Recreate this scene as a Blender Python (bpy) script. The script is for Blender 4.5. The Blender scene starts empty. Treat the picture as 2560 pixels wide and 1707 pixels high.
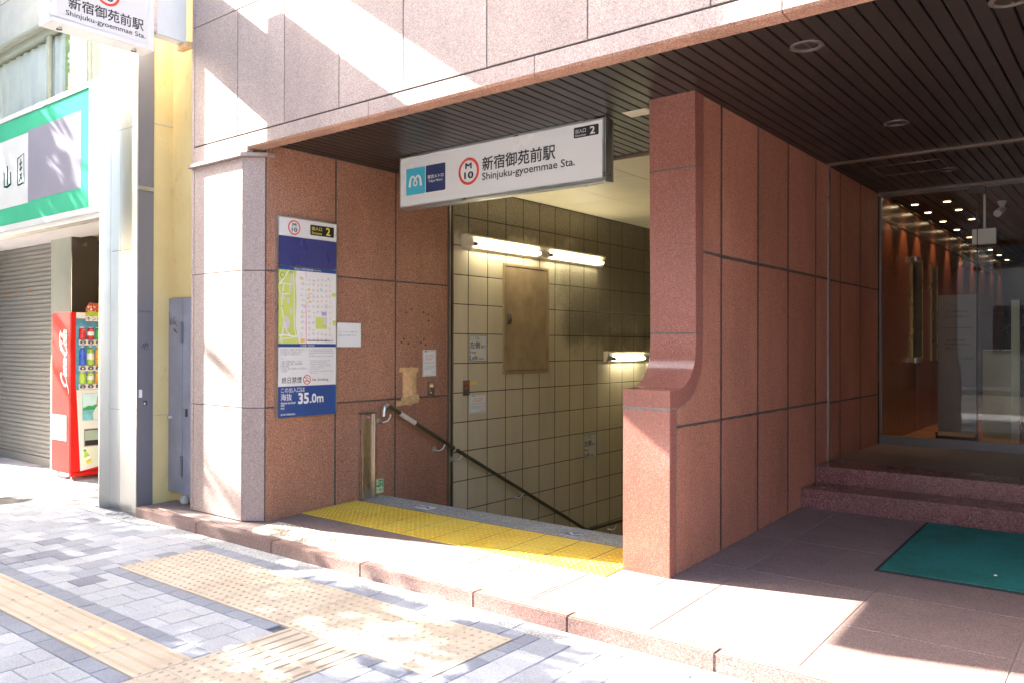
import bpy, bmesh, math, random
from mathutils import Vector, Matrix
R = random.Random(7)
SC = bpy.context.scene
COL = SC.collection

# ------------------------------------------------------------------ camera, sky, sun, exposure
cam_d = bpy.data.cameras.new('camera')
cam = bpy.data.objects.new('camera', cam_d)
COL.objects.link(cam)
cam_d.sensor_width = 36.0
cam_d.lens = 28.527
cam_d.clip_start = 0.05
cam_d.clip_end = 600.0
_y, _p, _r = math.radians(-38.2487), math.radians(0.2347), math.radians(0.1528)
_f = Vector((math.sin(_y)*math.cos(_p), math.cos(_y)*math.cos(_p), math.sin(_p)))
_rt = Vector((math.cos(_y), -math.sin(_y), 0))
_u = _rt.cross(_f)
_r2 = math.cos(_r)*_rt + math.sin(_r)*_u
_u2 = -math.sin(_r)*_rt + math.cos(_r)*_u
cam.matrix_world = Matrix(((_r2.x, _u2.x, -_f.x, 0), (_r2.y, _u2.y, -_f.y, 0), (_r2.z, _u2.z, -_f.z, 1.5), (0, 0, 0, 1)))
SC.camera = cam

SUN = Vector((-1.0, -0.24, 0.70)).normalized()          # direction to the sun
world = bpy.data.worlds.new('World')
SC.world = world
world.use_nodes = True
_nt = world.node_tree
_sky = _nt.nodes.new('ShaderNodeTexSky')
_sky.sky_type = 'NISHITA'
_sky.sun_disc = False
_sky.sun_elevation = math.asin(SUN.z)
_sky.sun_rotation = math.atan2(SUN.x, SUN.y)
_sky.air_density = 1.0
_sky.dust_density = 4.0
_sky.ozone_density = 0.3
_bg = _nt.nodes['Background']
_bg.inputs[1].default_value = 0.115
_nt.links.new(_sky.outputs[0], _bg.inputs[0])
sun_d = bpy.data.lights.new('sun', 'SUN')
sun_d.energy = 5.0
sun_d.angle = math.radians(0.5)
sun_d.color = (1.0, 0.94, 0.85)
sun = bpy.data.objects.new('sun', sun_d)
COL.objects.link(sun)
sun.rotation_euler = SUN.to_track_quat('Z', 'Y').to_euler()
sun.location = (-20, -8, 18)
SC.view_settings.view_transform = 'Standard'
SC.view_settings.look = 'None'
SC.view_settings.exposure = 3.32
SC.view_settings.gamma = 1.0
SC.cycles.use_denoising = True
SC.cycles.max_bounces = 8
SC.cycles.sample_clamp_indirect = 8.0

# ------------------------------------------------------------------ materials
MATS = {}
def base_mat(name, rough=0.6, metal=0.0, spec=0.5):
    m = bpy.data.materials.new(name)
    m.use_nodes = True
    b = m.node_tree.nodes['Principled BSDF']
    b.inputs['Roughness'].default_value = rough
    b.inputs['Metallic'].default_value = metal
    b.inputs['Specular IOR Level'].default_value = spec
    MATS[name] = m
    return m, m.node_tree, b

def pos_vec(nt, scale=(1, 1, 1)):
    g = nt.nodes.new('ShaderNodeNewGeometry')
    mp = nt.nodes.new('ShaderNodeMapping')
    mp.inputs['Scale'].default_value = scale
    nt.links.new(g.outputs['Position'], mp.inputs['Vector'])
    return mp.outputs['Vector']

def noise(nt, vec, scale, detail=3.0, rough=0.55):
    n = nt.nodes.new('ShaderNodeTexNoise')
    n.inputs['Scale'].default_value = scale
    n.inputs['Detail'].default_value = detail
    n.inputs['Roughness'].default_value = rough
    nt.links.new(vec, n.inputs['Vector'])
    return n.outputs['Fac']

def ramp(nt, fac, stops, interp='LINEAR'):
    r = nt.nodes.new('ShaderNodeValToRGB')
    r.color_ramp.interpolation = interp
    e = r.color_ramp.elements
    while len(e) < len(stops):
        e.new(0.5)
    for i, (p, c) in enumerate(stops):
        e[i].position = p
        e[i].color = (*c, 1) if len(c) == 3 else c
    nt.links.new(fac, r.inputs['Fac'])
    return r.outputs['Color']

def g3(v):
    return (v, v, v)

def mixc(nt, a, b, fac, mode='MIX'):
    m = nt.nodes.new('ShaderNodeMix')
    m.data_type = 'RGBA'
    m.blend_type = mode
    for s, k in ((a, 6), (b, 7)):
        if isinstance(s, tuple):
            m.inputs[k].default_value = (*s, 1)
        else:
            nt.links.new(s, m.inputs[k])
    if isinstance(fac, (int, float)):
        m.inputs[0].default_value = fac
    else:
        nt.links.new(fac, m.inputs[0])
    return m.outputs[2]

def math_n(nt, op, a, b=None):
    m = nt.nodes.new('ShaderNodeMath')
    m.operation = op
    for i, s in enumerate((a, b)):
        if s is None:
            continue
        if isinstance(s, (int, float)):
            m.inputs[i].default_value = s
        else:
            nt.links.new(s, m.inputs[i])
    return m.outputs[0]

def bump(nt, b, h, strength, dist=0.01):
    n = nt.nodes.new('ShaderNodeBump')
    n.inputs['Strength'].default_value = strength
    n.inputs['Distance'].default_value = dist
    nt.links.new(h, n.inputs['Height'])
    nt.links.new(n.outputs[0], b.inputs['Normal'])

def plain(name, col, rough=0.6, metal=0.0, var=0.10, vscale=3.0, bumps=0.0, bscale=60.0, spec=0.5, island=0.0, grime=0.0):
    """a solid colour with slow mottling and optional fine bump"""
    m, nt, b = base_mat(name, rough, metal, spec)
    v = pos_vec(nt)
    f = noise(nt, v, vscale, 4.0, 0.6)
    lo = tuple(c*(1-var) for c in col)
    hi = tuple(min(1, c*(1+var)) for c in col)
    col_ = ramp(nt, f, [(0.3, lo), (0.7, hi)])
    if island:
        gi = nt.nodes.new('ShaderNodeNewGeometry')
        col_ = mixc(nt, col_, ramp(nt, gi.outputs['Random Per Island'], [(0, g3(1-island)), (1, g3(1+island))]), 1.0, 'MULTIPLY')
    if grime:
        col_ = mixc(nt, col_, ramp(nt, noise(nt, v, 1.7, 8, .75), [(.36, tuple(1-grime*k_ for k_ in (.8, 1, 1.15))), (.58, g3(1.0))]), 1.0, 'MULTIPLY')
        col_ = mixc(nt, col_, (.12, .11, .10), ramp(nt, noise(nt, v, 31, 3, .7), [(.70, g3(0)), (.76, g3(grime*1.4))]))
    nt.links.new(col_, b.inputs['Base Color'])
    nt.links.new(ramp(nt, f, [(0.3, g3(max(0.03, rough-0.06))), (0.7, g3(min(1, rough+0.06)))]), b.inputs['Roughness'])
    if bumps:
        bump(nt, b, noise(nt, v, bscale, 3.0), bumps, 0.004)
    return m

def granite(name, tones, cell=190.0, rough=0.62, bumps=0.35, stain=(0.75, 1.1), spec=0.5, streak=True, island=.10, grime=0.0):
    m, nt, b = base_mat(name, rough, 0.0, spec)
    v = pos_vec(nt)
    vo = nt.nodes.new('ShaderNodeTexVoronoi')
    vo.inputs['Scale'].default_value = cell
    nt.links.new(v, vo.inputs['Vector'])
    sp = nt.nodes.new('ShaderNodeSeparateColor')
    nt.links.new(vo.outputs['Color'], sp.inputs[0])
    n2 = noise(nt, v, cell*0.45, 2.0)
    s = math_n(nt, 'ADD', math_n(nt, 'MULTIPLY', sp.outputs[0], 0.75), math_n(nt, 'MULTIPLY', n2, 0.25))
    k = len(tones)
    col = ramp(nt, s, [(0.08+0.84*i/(k-1), t) for i, t in enumerate(tones)])
    slow = noise(nt, pos_vec(nt, (1, 1, 0.35) if streak else (1, 1, 1)), 2.3, 5.0, 0.62)
    col = mixc(nt, col, ramp(nt, slow, [(0.28, g3(stain[0])), (0.72, g3(stain[1]))]), 1.0, 'MULTIPLY')
    if island:
        gi = nt.nodes.new('ShaderNodeNewGeometry')
        col = mixc(nt, col, ramp(nt, gi.outputs['Random Per Island'], [(0, tuple(1-island*k_ for k_ in (.8, 1, 1))), (.5, g3(1.0)), (1, tuple(1+island*k_ for k_ in (.9, 1, 1.1)))]), 1.0, 'MULTIPLY')
    if grime:
        col = mixc(nt, col, ramp(nt, noise(nt, pos_vec(nt), 1.1, 7, .72), [(.34, g3(1-grime)), (.60, g3(1.0))]), 1.0, 'MULTIPLY')
        vg = nt.nodes.new('ShaderNodeTexVoronoi')
        vg.inputs['Scale'].default_value = 3.1
        nt.links.new(pos_vec(nt), vg.inputs['Vector'])
        col = mixc(nt, col, (.10, .095, .09), ramp(nt, vg.outputs['Distance'], [(.045, g3(.6)), (.062, g3(0))]))
    nt.links.new(col, b.inputs['Base Color'])
    nt.links.new(ramp(nt, slow, [(0.3, g3(min(1, rough+0.08))), (0.7, g3(max(0.04, rough-0.05)))]), b.inputs['Roughness'])
    if bumps:
        bump(nt, b, noise(nt, v, cell*0.5, 2.0, 0.6), bumps, 0.006)
    return m

granite('facade_granite', [(.23, .18, .163), (.38, .28, .25), (.445, .332, .297), (.50, .385, .345), (.60, .49, .45)], 230, .68, .45, (.83, 1.05))
granite('bounce_edge_granite', [(.20, .10, .07), (.40, .20, .13), (.48, .25, .165), (.53, .30, .21), (.60, .40, .30)], 200, .7, .8, (.72, 1.08))  # redder stone, with warm bounce on the underside put into the colour
granite('recess_granite', [(.12, .055, .034), (.31, .14, .086), (.41, .19, .118), (.48, .235, .15), (.58, .34, .24)], 190, .55, .9, (.80, 1.08))  # facade stone made browner: recess shade and warm bounce put into its colour
granite('divider_granite', [(.15, .064, .04), (.335, .138, .086), (.42, .18, .114), (.475, .215, .14), (.56, .305, .21)], 230, .6, .5, (.79, 1.08))
granite('polished_granite', [(.17, .085, .068), (.255, .088, .062), (.295, .103, .073), (.315, .13, .097), (.34, .20, .165)], 260, .16, .0, (.85, 1.08))
granite('floor_granite', [(.09, .066, .06), (.17, .114, .102), (.21, .143, .127), (.25, .172, .154), (.30, .235, .215)], 240, .55, .25, (.86, 1.06), streak=False)
granite('step_granite', [(.04, .025, .025), (.16, .06, .055), (.23, .085, .075), (.28, .13, .115), (.38, .25, .23)], 190, .25, .0, (.85, 1.08), streak=False)
granite('kerb_granite', [(.08, .055, .05), (.185, .108, .094), (.23, .138, .122), (.27, .175, .155), (.34, .255, .235)], 220, .3, .0, (.85, 1.08), streak=False)
granite('grey_granite', [(.05, .05, .05), (.19, .19, .185), (.29, .285, .275), (.37, .365, .35), (.48, .48, .46)], 170, .7, .3, (.82, 1.08), streak=False)
granite('kerb_concrete', [(.16, .16, .16), (.34, .34, .335), (.42, .42, .41), (.5, .5, .49), (.6, .6, .58)], 150, .85, .6, (.8, 1.08), streak=False)
for nm, c in (('paver_light', (.43, .44, .465)), ('paver_pale', (.485, .492, .51)), ('paver_mid', (.335, .348, .385)), ('paver_dark', (.235, .24, .28)), ('paver_band', (.26, .275, .32))):
    granite(nm, [tuple(x*.62 for x in c), tuple(x*.93 for x in c), c, tuple(x*1.07 for x in c), tuple(x*1.2 for x in c)], 260, .85, .3, (.88, 1.07), streak=False, island=.06, grime=.14)
plain('paving_joint', (.12, .12, .13), .95, var=.3, vscale=12)
plain('asphalt', (.06, .06, .062), .9, var=.2, vscale=2, bumps=.4, bscale=160)
plain('sealant', (.095, .078, .07), .75, var=.35, vscale=9, bumps=.5, bscale=70)
plain('grey_mortar', (.20, .165, .145), .85, var=.3, vscale=20, bumps=.6, bscale=90)
plain('tactile_beige', (.56, .465, .355), .75, var=.08, vscale=4, bumps=.25, bscale=220, grime=.18)
plain('tactile_beige_bar', (.51, .40, .285), .75, var=.08, vscale=4, grime=.12)
plain('white_plastic', (.80, .79, .77), .35, var=.03, vscale=2)
plain('sign_white', (.74, .72, .70), .22, var=.015, vscale=1.5)
plain('paper', (.80, .79, .78), .8, var=.03, vscale=6)
plain('aluminium', (.62, .62, .61), .32, 1.0, var=.06, vscale=8)
plain('white_paint', (.78, .77, .74), .45, var=.05, vscale=3)
plain('dark_metal', (.10, .09, .085), .4, .6, var=.2, vscale=6)
plain('brown_soffit', (.027, .020, .017), .40, .0, var=.2, vscale=1.6, spec=.45, island=.10)
plain('soffit_void', (.012, .01, .01), .9)
plain('bronze_trim', (.25, .19, .15), .35, .7, var=.15, vscale=5)
plain('brass', (.42, .28, .11), .3, 1.0, var=.08, vscale=6)
plain('black', (.018, .017, .017), .45, var=.1)
plain('ink', (.03, .028, .03), .6, var=.05)
plain('ink_grey', (.30, .29, .29), .7, var=.05)
plain('red', (.72, .07, .045), .35, var=.03)
plain('navy', (.035, .05, .135), .35, var=.04)
plain('sign_blue', (.03, .075, .245), .32, var=.05, vscale=2)
plain('panel_blue', (.05, .052, .19), .3, var=.06, vscale=2)
plain('cyan', (.06, .44, .58), .35, var=.03)
plain('yellow_print', (.86, .68, .10), .5, var=.03)
plain('map_ground', (.80, .76, .72), .35, var=.02)
plain('map_block', (.68, .60, .57), .35, var=.03)
plain('map_green', (.60, .66, .15), .35, var=.03)
plain('map_pink', (.72, .22, .42), .4)
plain('map_purple', (.45, .36, .62), .4)
plain('map_orange', (.86, .55, .12), .4)
plain('map_teal', (.25, .60, .55), .4)
plain('cardboard', (.68, .43, .22), .6, var=.2, vscale=22, bumps=.9, bscale=45, island=.22)
plain('grip_olive', (.052, .047, .022), .38, var=.25, vscale=12)
plain('grip_sleeve', (.60, .56, .52), .5, var=.1, vscale=14)
plain('glow_board', (.60, .70, .38), .5, var=.05)
plain('exit_green', (.015, .23, .11), .5, var=.05)
plain('mat_green', (.008, .16, .135), .95, var=.22, vscale=60, bumps=1.0, bscale=330, grime=.38)
plain('rubber', (.025, .022, .022), .8)
plain('vending_red', (.60, .016, .013), .6, var=.05, vscale=3, spec=.15)
plain('vending_inside', (.10, .30, .45), .4, var=.25, vscale=14)
plain('can_red', (.60, .03, .03), .3)
plain('can_green', (.05, .35, .12), .3)
plain('tea_green', (.42, .60, .08), .3, var=.15, vscale=40)
plain('bottle_blue', (.05, .12, .55), .3, var=.2, vscale=40)
plain('bottle_orange', (.75, .33, .06), .3, var=.2, vscale=40)
plain('photo_teal', (.20, .52, .58), .35, var=.3, vscale=9)
plain('photo_sky', (.55, .74, .80), .35, var=.1, vscale=9)
plain('skin_print', (.60, .40, .30), .5, var=.1)
plain('food_print', (.45, .10, .06), .6, var=.5, vscale=50)
plain('lime_print', (.45, .55, .06), .6, var=.3, vscale=40)
plain('poster_cream', (.70, .72, .58), .5, var=.05)
plain('grey_door', (.27, .265, .32), .45, var=.16, vscale=5, bumps=.1, bscale=30)
plain('graffiti', (.03, .03, .04), .6)
plain('rubble', (.45, .43, .38), .95, var=.25, vscale=20, bumps=.8, bscale=40)
plain('shop_white', (.55, .55, .545), .85, var=.03, spec=0)
plain('shop_green', (.07, .38, .23), .9, var=.05, spec=0)
plain('shop_grey', (.25, .24, .29), .9, var=.06, vscale=1.5, spec=0)
plain('dark_panel', (.12, .105, .085), .25, .5, var=.12, vscale=1.5)
plain('pale_metal', (.36, .375, .31), .8, var=.1, vscale=2, spec=.1)
plain('curtain', (.78, .77, .73), .8, var=.08, vscale=3)
plain('blind_green', (.42, .55, .22), .6, var=.1, vscale=5)
plain('canopy_beige', (.50, .48, .43), .9, var=.06, spec=0, grime=.12)
plain('notice_board', (.16, .14, .125), .5, var=.05)
plain('wood_lip', (.62, .36, .14), .4)
plain('lobby_ceiling', (.22, .185, .16), .6, var=.06)
plain('counter_glass', (.22, .26, .16), .2, var=.08, vscale=1)
plain('pale_green_panel', (.36, .46, .38), .4, var=.08)
plain('trunk_bark', (.10, .075, .055), .9, var=.3, vscale=12, bumps=.8, bscale=30)
plain('concrete_wall', (.42, .41, .39), .8, var=.08, vscale=1)
plain('window_dark', (.05, .06, .07), .1, var=.2)
plain('iron_cover', (.13, .125, .125), .5, .7, var=.3, vscale=18, bumps=.8, bscale=70)
plain('yellow_faded', (.72, .62, .33), .75, var=.08, vscale=14)
plain('faded_ink', (.50, .42, .30), .8)
plain('rail_metal', (.26, .24, .23), .4, .8, var=.1)
plain('floor_joint', (.21, .155, .14), .9, var=.2, vscale=12)
plain('downlight_ring', (.13, .105, .09), .45, .3)
plain('hole_filler', (.05, .032, .027), .8)
plain('rust', (.42, .16, .06), .9, var=.3, vscale=20)
plain('shop_lettering', (.004, .06, .05), .9, spec=0)
plain('litter_mint', (.45, .75, .68), .6)

def emit(name, col, s):
    m = bpy.data.materials.new(name)
    m.use_nodes = True
    b = m.node_tree.nodes['Principled BSDF']
    b.inputs['Base Color'].default_value = (.8, .8, .78, 1)
    b.inputs['Emission Color'].default_value = (*col, 1)
    b.inputs['Emission Strength'].default_value = s
    MATS[name] = m
emit('tube_glow', (1.0, .92, .64), 6.0)
emit('lamp_glow', (1.0, .74, .42), 2.2)

# yellow tactile tiles: dirty between domes, worn here and there
m, nt, b = base_mat('tactile_yellow', .6)
v = pos_vec(nt)
c = ramp(nt, noise(nt, v, 3.0, 5, .6), [(.3, (.62, .37, .02)), (.5, (.72, .45, .03)), (.72, (.70, .52, .07))])
d = ramp(nt, noise(nt, v, 38, 4, .7), [(.60, g3(0)), (.74, g3(1))])
nt.links.new(mixc(nt, c, (.36, .34, .22), math_n(nt, 'MULTIPLY', d, .55)), b.inputs['Base Color'])
m, nt, b = base_mat('tactile_yellow_dome', .55)
v = pos_vec(nt)
nt.links.new(ramp(nt, noise(nt, v, 9, 4, .7), [(.40, (.72, .48, .05)), (.66, (.68, .51, .15))]), b.inputs['Base Color'])

# stainless sheet with soft vertical brushing
def steel(name, col, rough, metal=1.0):
    m, nt, b = base_mat(name, rough, metal)
    f = noise(nt, pos_vec(nt, (60, 60, .6)), 2.0, 3)
    f2 = noise(nt, pos_vec(nt), 2.5, 5, .65)
    nt.links.new(ramp(nt, f2, [(.3, tuple(x*.93 for x in col)), (.7, col)]), b.inputs['Base Color'])
    nt.links.new(ramp(nt, math_n(nt, 'ADD', math_n(nt, 'MULTIPLY', f, .5), math_n(nt, 'MULTIPLY', f2, .5)), [(.35, g3(rough*.92)), (.65, g3(rough*1.1))]), b.inputs['Roughness'])
steel('stainless', (.70, .69, .67), .30, .96)
steel('grey_steel', (.25, .245, .275), .38, .55)
steel('post_steel', (.66, .60, .53), .28)
steel('shutter_steel', (.24, .225, .20), .6, .2)

# yellow textured stucco, grimy along the edge
m, nt, b = base_mat('yellow_stucco', .85)
v = pos_vec(nt)
nt.links.new(mixc(nt, ramp(nt, noise(nt, v, 1.8, 4), [(.3, (.70, .52, .23)), (.7, (.77, .60, .30))]), (.40, .30, .15),
             ramp(nt, noise(nt, pos_vec(nt, (1, 1, .5)), 6, 5, .7), [(.60, g3(0)), (.85, g3(.8))])), b.inputs['Base Color'])
bump(nt, b, noise(nt, pos_vec(nt, (1, 1, .55)), 75, 3, .6), .7, .006)

# stairwell tiles: cream, with real soot that has settled on the upper and inner part
m, nt, b = base_mat('stair_tile', .38)
v = pos_vec(nt)
sp = nt.nodes.new('ShaderNodeSeparateXYZ')
nt.links.new(v, sp.inputs[0])
Y, Zz = sp.outputs['Y'], sp.outputs['Z']
def sstep(x, a, bb):
    mr = nt.nodes.new('ShaderNodeMapRange')
    mr.interpolation_type = 'SMOOTHSTEP'
    nt.links.new(x, mr.inputs['Value'])
    mr.inputs['From Min'].default_value = a
    mr.inputs['From Max'].default_value = bb
    return mr.outputs[0]
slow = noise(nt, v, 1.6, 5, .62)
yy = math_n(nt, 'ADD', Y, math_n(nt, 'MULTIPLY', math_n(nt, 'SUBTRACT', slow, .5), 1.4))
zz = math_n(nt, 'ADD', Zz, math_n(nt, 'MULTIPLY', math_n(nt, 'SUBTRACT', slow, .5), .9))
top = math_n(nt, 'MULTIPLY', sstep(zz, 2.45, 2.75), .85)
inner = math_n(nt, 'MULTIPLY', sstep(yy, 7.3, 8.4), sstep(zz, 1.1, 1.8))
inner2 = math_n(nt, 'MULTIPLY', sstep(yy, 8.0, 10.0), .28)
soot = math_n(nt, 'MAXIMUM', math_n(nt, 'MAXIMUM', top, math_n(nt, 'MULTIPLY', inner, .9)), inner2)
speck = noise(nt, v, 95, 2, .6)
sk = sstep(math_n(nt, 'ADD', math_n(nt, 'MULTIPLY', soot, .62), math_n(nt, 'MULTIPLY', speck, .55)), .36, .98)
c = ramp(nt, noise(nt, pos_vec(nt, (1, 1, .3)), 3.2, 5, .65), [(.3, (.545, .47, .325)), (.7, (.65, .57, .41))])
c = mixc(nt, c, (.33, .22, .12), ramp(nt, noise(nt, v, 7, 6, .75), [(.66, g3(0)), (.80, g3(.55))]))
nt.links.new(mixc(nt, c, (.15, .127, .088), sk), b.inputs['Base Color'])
plain('tile_grout', (.025, .024, .022), .9)
plain('stair_ceiling', (.60, .53, .38), .5, var=.08, vscale=1.6)
plain('panel_door_metal', (.37, .27, .16), .45, var=.24, vscale=4)
plain('lamp_housing', (.66, .58, .45), .5, var=.14, vscale=9)

# polished lobby wall
m, nt, b = base_mat('lobby_wood', .26)
nt.links.new(ramp(nt, noise(nt, pos_vec(nt, (3, 3, .5)), 3, 4), [(.3, (.15, .045, .022)), (.7, (.22, .07, .035))]), b.inputs['Base Color'])
plain('lobby_floor', (.26, .13, .075), .14, var=.15, vscale=2)
plain('landing_floor', (.20, .155, .125), .35, var=.1, vscale=2, bumps=.1, bscale=160)

# thin clear glass
m = bpy.data.materials.new('clear_glass')
m.use_nodes = True
nt = m.node_tree
for n in list(nt.nodes):
    nt.nodes.remove(n)
o_ = nt.nodes.new('ShaderNodeOutputMaterial')
mx = nt.nodes.new('ShaderNodeMixShader')
tr = nt.nodes.new('ShaderNodeBsdfTransparent')
tr.inputs[0].default_value = (.90, .93, .91, 1)
gl = nt.nodes.new('ShaderNodeBsdfGlossy')
gl.inputs['Roughness'].default_value = .01
fr = nt.nodes.new('ShaderNodeFresnel')
fr.inputs[0].default_value = 1.62
nt.links.new(fr.outputs[0], mx.inputs[0])
nt.links.new(tr.outputs[0], mx.inputs[1])
nt.links.new(gl.outputs[0], mx.inputs[2])
nt.links.new(mx.outputs[0], o_.inputs[0])
MATS['clear_glass'] = m
m2 = m.copy()
m2.name = 'window_glass'
for n in m2.node_tree.nodes:
    if n.type == 'FRESNEL':
        n.inputs[0].default_value = 1.18
MATS['window_glass'] = m2

# leaves
m, nt, b = base_mat('leaf', .55)
oi = nt.nodes.new('ShaderNodeNewGeometry')
nt.links.new(ramp(nt, oi.outputs['Random Per Island'], [(0, (.035, .075, .018)), (.6, (.06, .12, .03)), (1, (.10, .17, .05))]), b.inputs['Base Color'])

# ------------------------------------------------------------------ geometry helpers
class MB:
    def __init__(s):
        s.v, s.f, s.m, s.mats = [], [], [], []
        s.lift = 0.0
    def mi(s, mat):
        if mat not in s.mats:
            s.mats.append(mat)
        return s.mats.index(mat)
    def face(s, pts, mat):
        k = len(s.v)
        s.v += [tuple(p) for p in pts]
        s.f.append(list(range(k, k+len(pts))))
        s.m.append(s.mi(mat))
        return s
    def poly(s, verts, faces, mat):
        k = len(s.v)
        s.v += [tuple(p) for p in verts]
        i = s.mi(mat)
        for f in faces:
            s.f.append([k+a for a in f])
            s.m.append(i)
        return s
    def box(s, x0, x1, y0, y1, z0, z1, mat):
        x0, x1 = min(x0, x1), max(x0, x1)
        y0, y1 = min(y0, y1), max(y0, y1)
        z0, z1 = min(z0, z1), max(z0, z1)
        return s.poly([(x0, y0, z0), (x1, y0, z0), (x1, y1, z0), (x0, y1, z0), (x0, y0, z1), (x1, y0, z1), (x1, y1, z1), (x0, y1, z1)],
                      [(0, 3, 2, 1), (4, 5, 6, 7), (0, 1, 5, 4), (1, 2, 6, 5), (2, 3, 7, 6), (3, 0, 4, 7)], mat)
    def obox(s, F, u0, u1, v0, v1, n0, n1, mat):
        """box in a frame F"""
        P = [F(u, v, n) for n in (n0, n1) for u, v in ((u0, v0), (u1, v0), (u1, v1), (u0, v1))]
        return s.poly(P, [(0, 3, 2, 1), (4, 5, 6, 7), (0, 1, 5, 4), (1, 2, 6, 5), (2, 3, 7, 6), (3, 0, 4, 7)], mat)
    def prism(s, F, pts, n0, n1, mat, capmat=None):
        k = len(pts)
        P = [F(u, v, n0) for u, v in pts] + [F(u, v, n1) for u, v in pts]
        s.poly(P, [[i, (i+1) % k, k+(i+1) % k, k+i] for i in range(k)], mat)
        s.face([F(u, v, n1) for u, v in pts], capmat or mat)
        s.face([F(u, v, n0) for u, v in reversed(pts)], mat)
        return s
    def chamfer_slab(s, F, u0, u1, v0, v1, n0, n1, mat, c=.003):
        """slab whose outer edges are eased by c"""
        P = [F(u, v, n0) for u, v in ((u0, v0), (u1, v0), (u1, v1), (u0, v1))]
        P += [F(u, v, n1-c) for u, v in ((u0, v0), (u1, v0), (u1, v1), (u0, v1))]
        P += [F(u, v, n1) for u, v in ((u0+c, v0+c), (u1-c, v0+c), (u1-c, v1-c), (u0+c, v1-c))]
        fs = [(8, 9, 10, 11)]
        for a in (0, 4):
            for i in range(4):
                j = (i+1) % 4
                fs.append((a+i, a+j, a+4+j, a+4+i))
        return s.poly(P, fs, mat)
    def tube(s, pts, r, mat, n=12, cap=True):
        pts = [Vector(p) for p in pts]
        rr = r if isinstance(r, (list, tuple)) else [r]*len(pts)
        rings, last = [], None
        for i, p in enumerate(pts):
            t = (pts[min(i+1, len(pts)-1)]-pts[max(i-1, 0)]).normalized()
            if last is None:
                a = Vector((0, 0, 1)) if abs(t.z) < .9 else Vector((1, 0, 0))
                x = t.cross(a).normalized()
            else:
                x = (last - t*last.dot(t)).normalized()
            last = x
            y = t.cross(x)
            rings.append([p+x*rr[i]*math.cos(2*math.pi*k/n)+y*rr[i]*math.sin(2*math.pi*k/n) for k in range(n)])
        V = [q for g in rings for q in g]
        fs = [(i*n+k, i*n+(k+1) % n, (i+1)*n+(k+1) % n, (i+1)*n+k) for i in range(len(rings)-1) for k in range(n)]
        if cap:
            fs += [tuple(reversed(range(n))), tuple(range(len(V)-n, len(V)))]
        return s.poly(V, fs, mat)
    def disc_stack(s, F, cu, cv, prof, mat, n=24):
        """solid of revolution about the frame normal: prof = [(radius, n)]"""
        V, fs = [], []
        for r, h in prof:
            V += [F(cu+r*math.cos(2*math.pi*k/n), cv+r*math.sin(2*math.pi*k/n), h) for k in range(n)]
        for i in range(len(prof)-1):
            fs += [(i*n+k, i*n+(k+1) % n, (i+1)*n+(k+1) % n, (i+1)*n+k) for k in range(n)]
        fs.append(tuple(range(len(V)-n, len(V))))
        return s.poly(V, fs, mat)
    def ring(s, F, cu, cv, ru, rv, wu, wv, n0, n1, mat, n=40):
        V, fs = [], []
        for k in range(n):
            a = 2*math.pi*k/n
            c_, s_ = math.cos(a), math.sin(a)
            V += [F(cu+ru*c_, cv+rv*s_, n0), F(cu+ru*c_, cv+rv*s_, n1), F(cu+(ru-wu)*c_, cv+(rv-wv)*s_, n1)]
        for k in range(n):
            a, b_ = 3*k, 3*((k+1) % n)
            fs += [(a, b_, b_+1, a+1), (a+1, b_+1, b_+2, a+2)]
        return s.poly(V, fs, mat)
    def rrect(s, F, u0, u1, v0, v1, n0, n1, mat, r=.008):
        pts = []
        for cu, cv, a0 in ((u1-r, v0+r, -90), (u1-r, v1-r, 0), (u0+r, v1-r, 90), (u0+r, v0+r, 180)):
            for k in range(5):
                a = math.radians(a0+22.5*k)
                pts.append((cu+r*math.cos(a), cv+r*math.sin(a)))
        return s.prism(F, pts, n0, n1, mat)
    def stroke(s, F, pts, w, n0, n1, mat):
        """flat brush stroke through 2-D points (width w or a list of widths)"""
        ww = w if isinstance(w, (list, tuple)) else [w]*len(pts)
        s.lift += .00011
        L, Rr = [], []
        for i, p in enumerate(pts):
            a, b_ = pts[max(0, i-1)], pts[min(len(pts)-1, i+1)]
            dx, dy = b_[0]-a[0], b_[1]-a[1]
            l = math.hypot(dx, dy) or 1
            L.append((p[0]-dy/l*ww[i]/2, p[1]+dx/l*ww[i]/2))
            Rr.append((p[0]+dy/l*ww[i]/2, p[1]-dx/l*ww[i]/2))
        for i in range(len(pts)-1):
            e = n1+s.lift+i*.00003
            s.face([F(*Rr[i], e), F(*Rr[i+1], e), F(*L[i+1], e), F(*L[i], e)], mat)
        return s
    def build(s, name, parent=None, smooth=False, bevel=0.0):
        me = bpy.data.meshes.new(name)
        off = Vector((0, 0, 0))
        p = parent
        while p is not None:
            off += p.location
            p = p.parent
        me.from_pydata([tuple(Vector(q)-off) for q in s.v], [], s.f)
        for k in s.mats:
            me.materials.append(MATS[k])
        me.polygons.foreach_set('material_index', s.m)
        if smooth or bevel:
            bm = bmesh.new()
            bm.from_mesh(me)
            bmesh.ops.remove_doubles(bm, verts=bm.verts, dist=1e-5)
            if bevel:
                bmesh.ops.bevel(bm, geom=[e for e in bm.edges if len(e.link_faces) == 2 and e.calc_face_angle(0) > .6], offset=bevel, segments=2, affect='EDGES', clamp_overlap=True)
            bm.to_mesh(me)
            bm.free()
        if smooth:
            for p_ in me.polygons:
                p_.use_smooth = True
            me.set_sharp_from_angle(angle=math.radians(38))
        me.update()
        o = bpy.data.objects.new(name, me)
        COL.objects.link(o)
        if parent is not None:
            o.parent = parent
        return o

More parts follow.
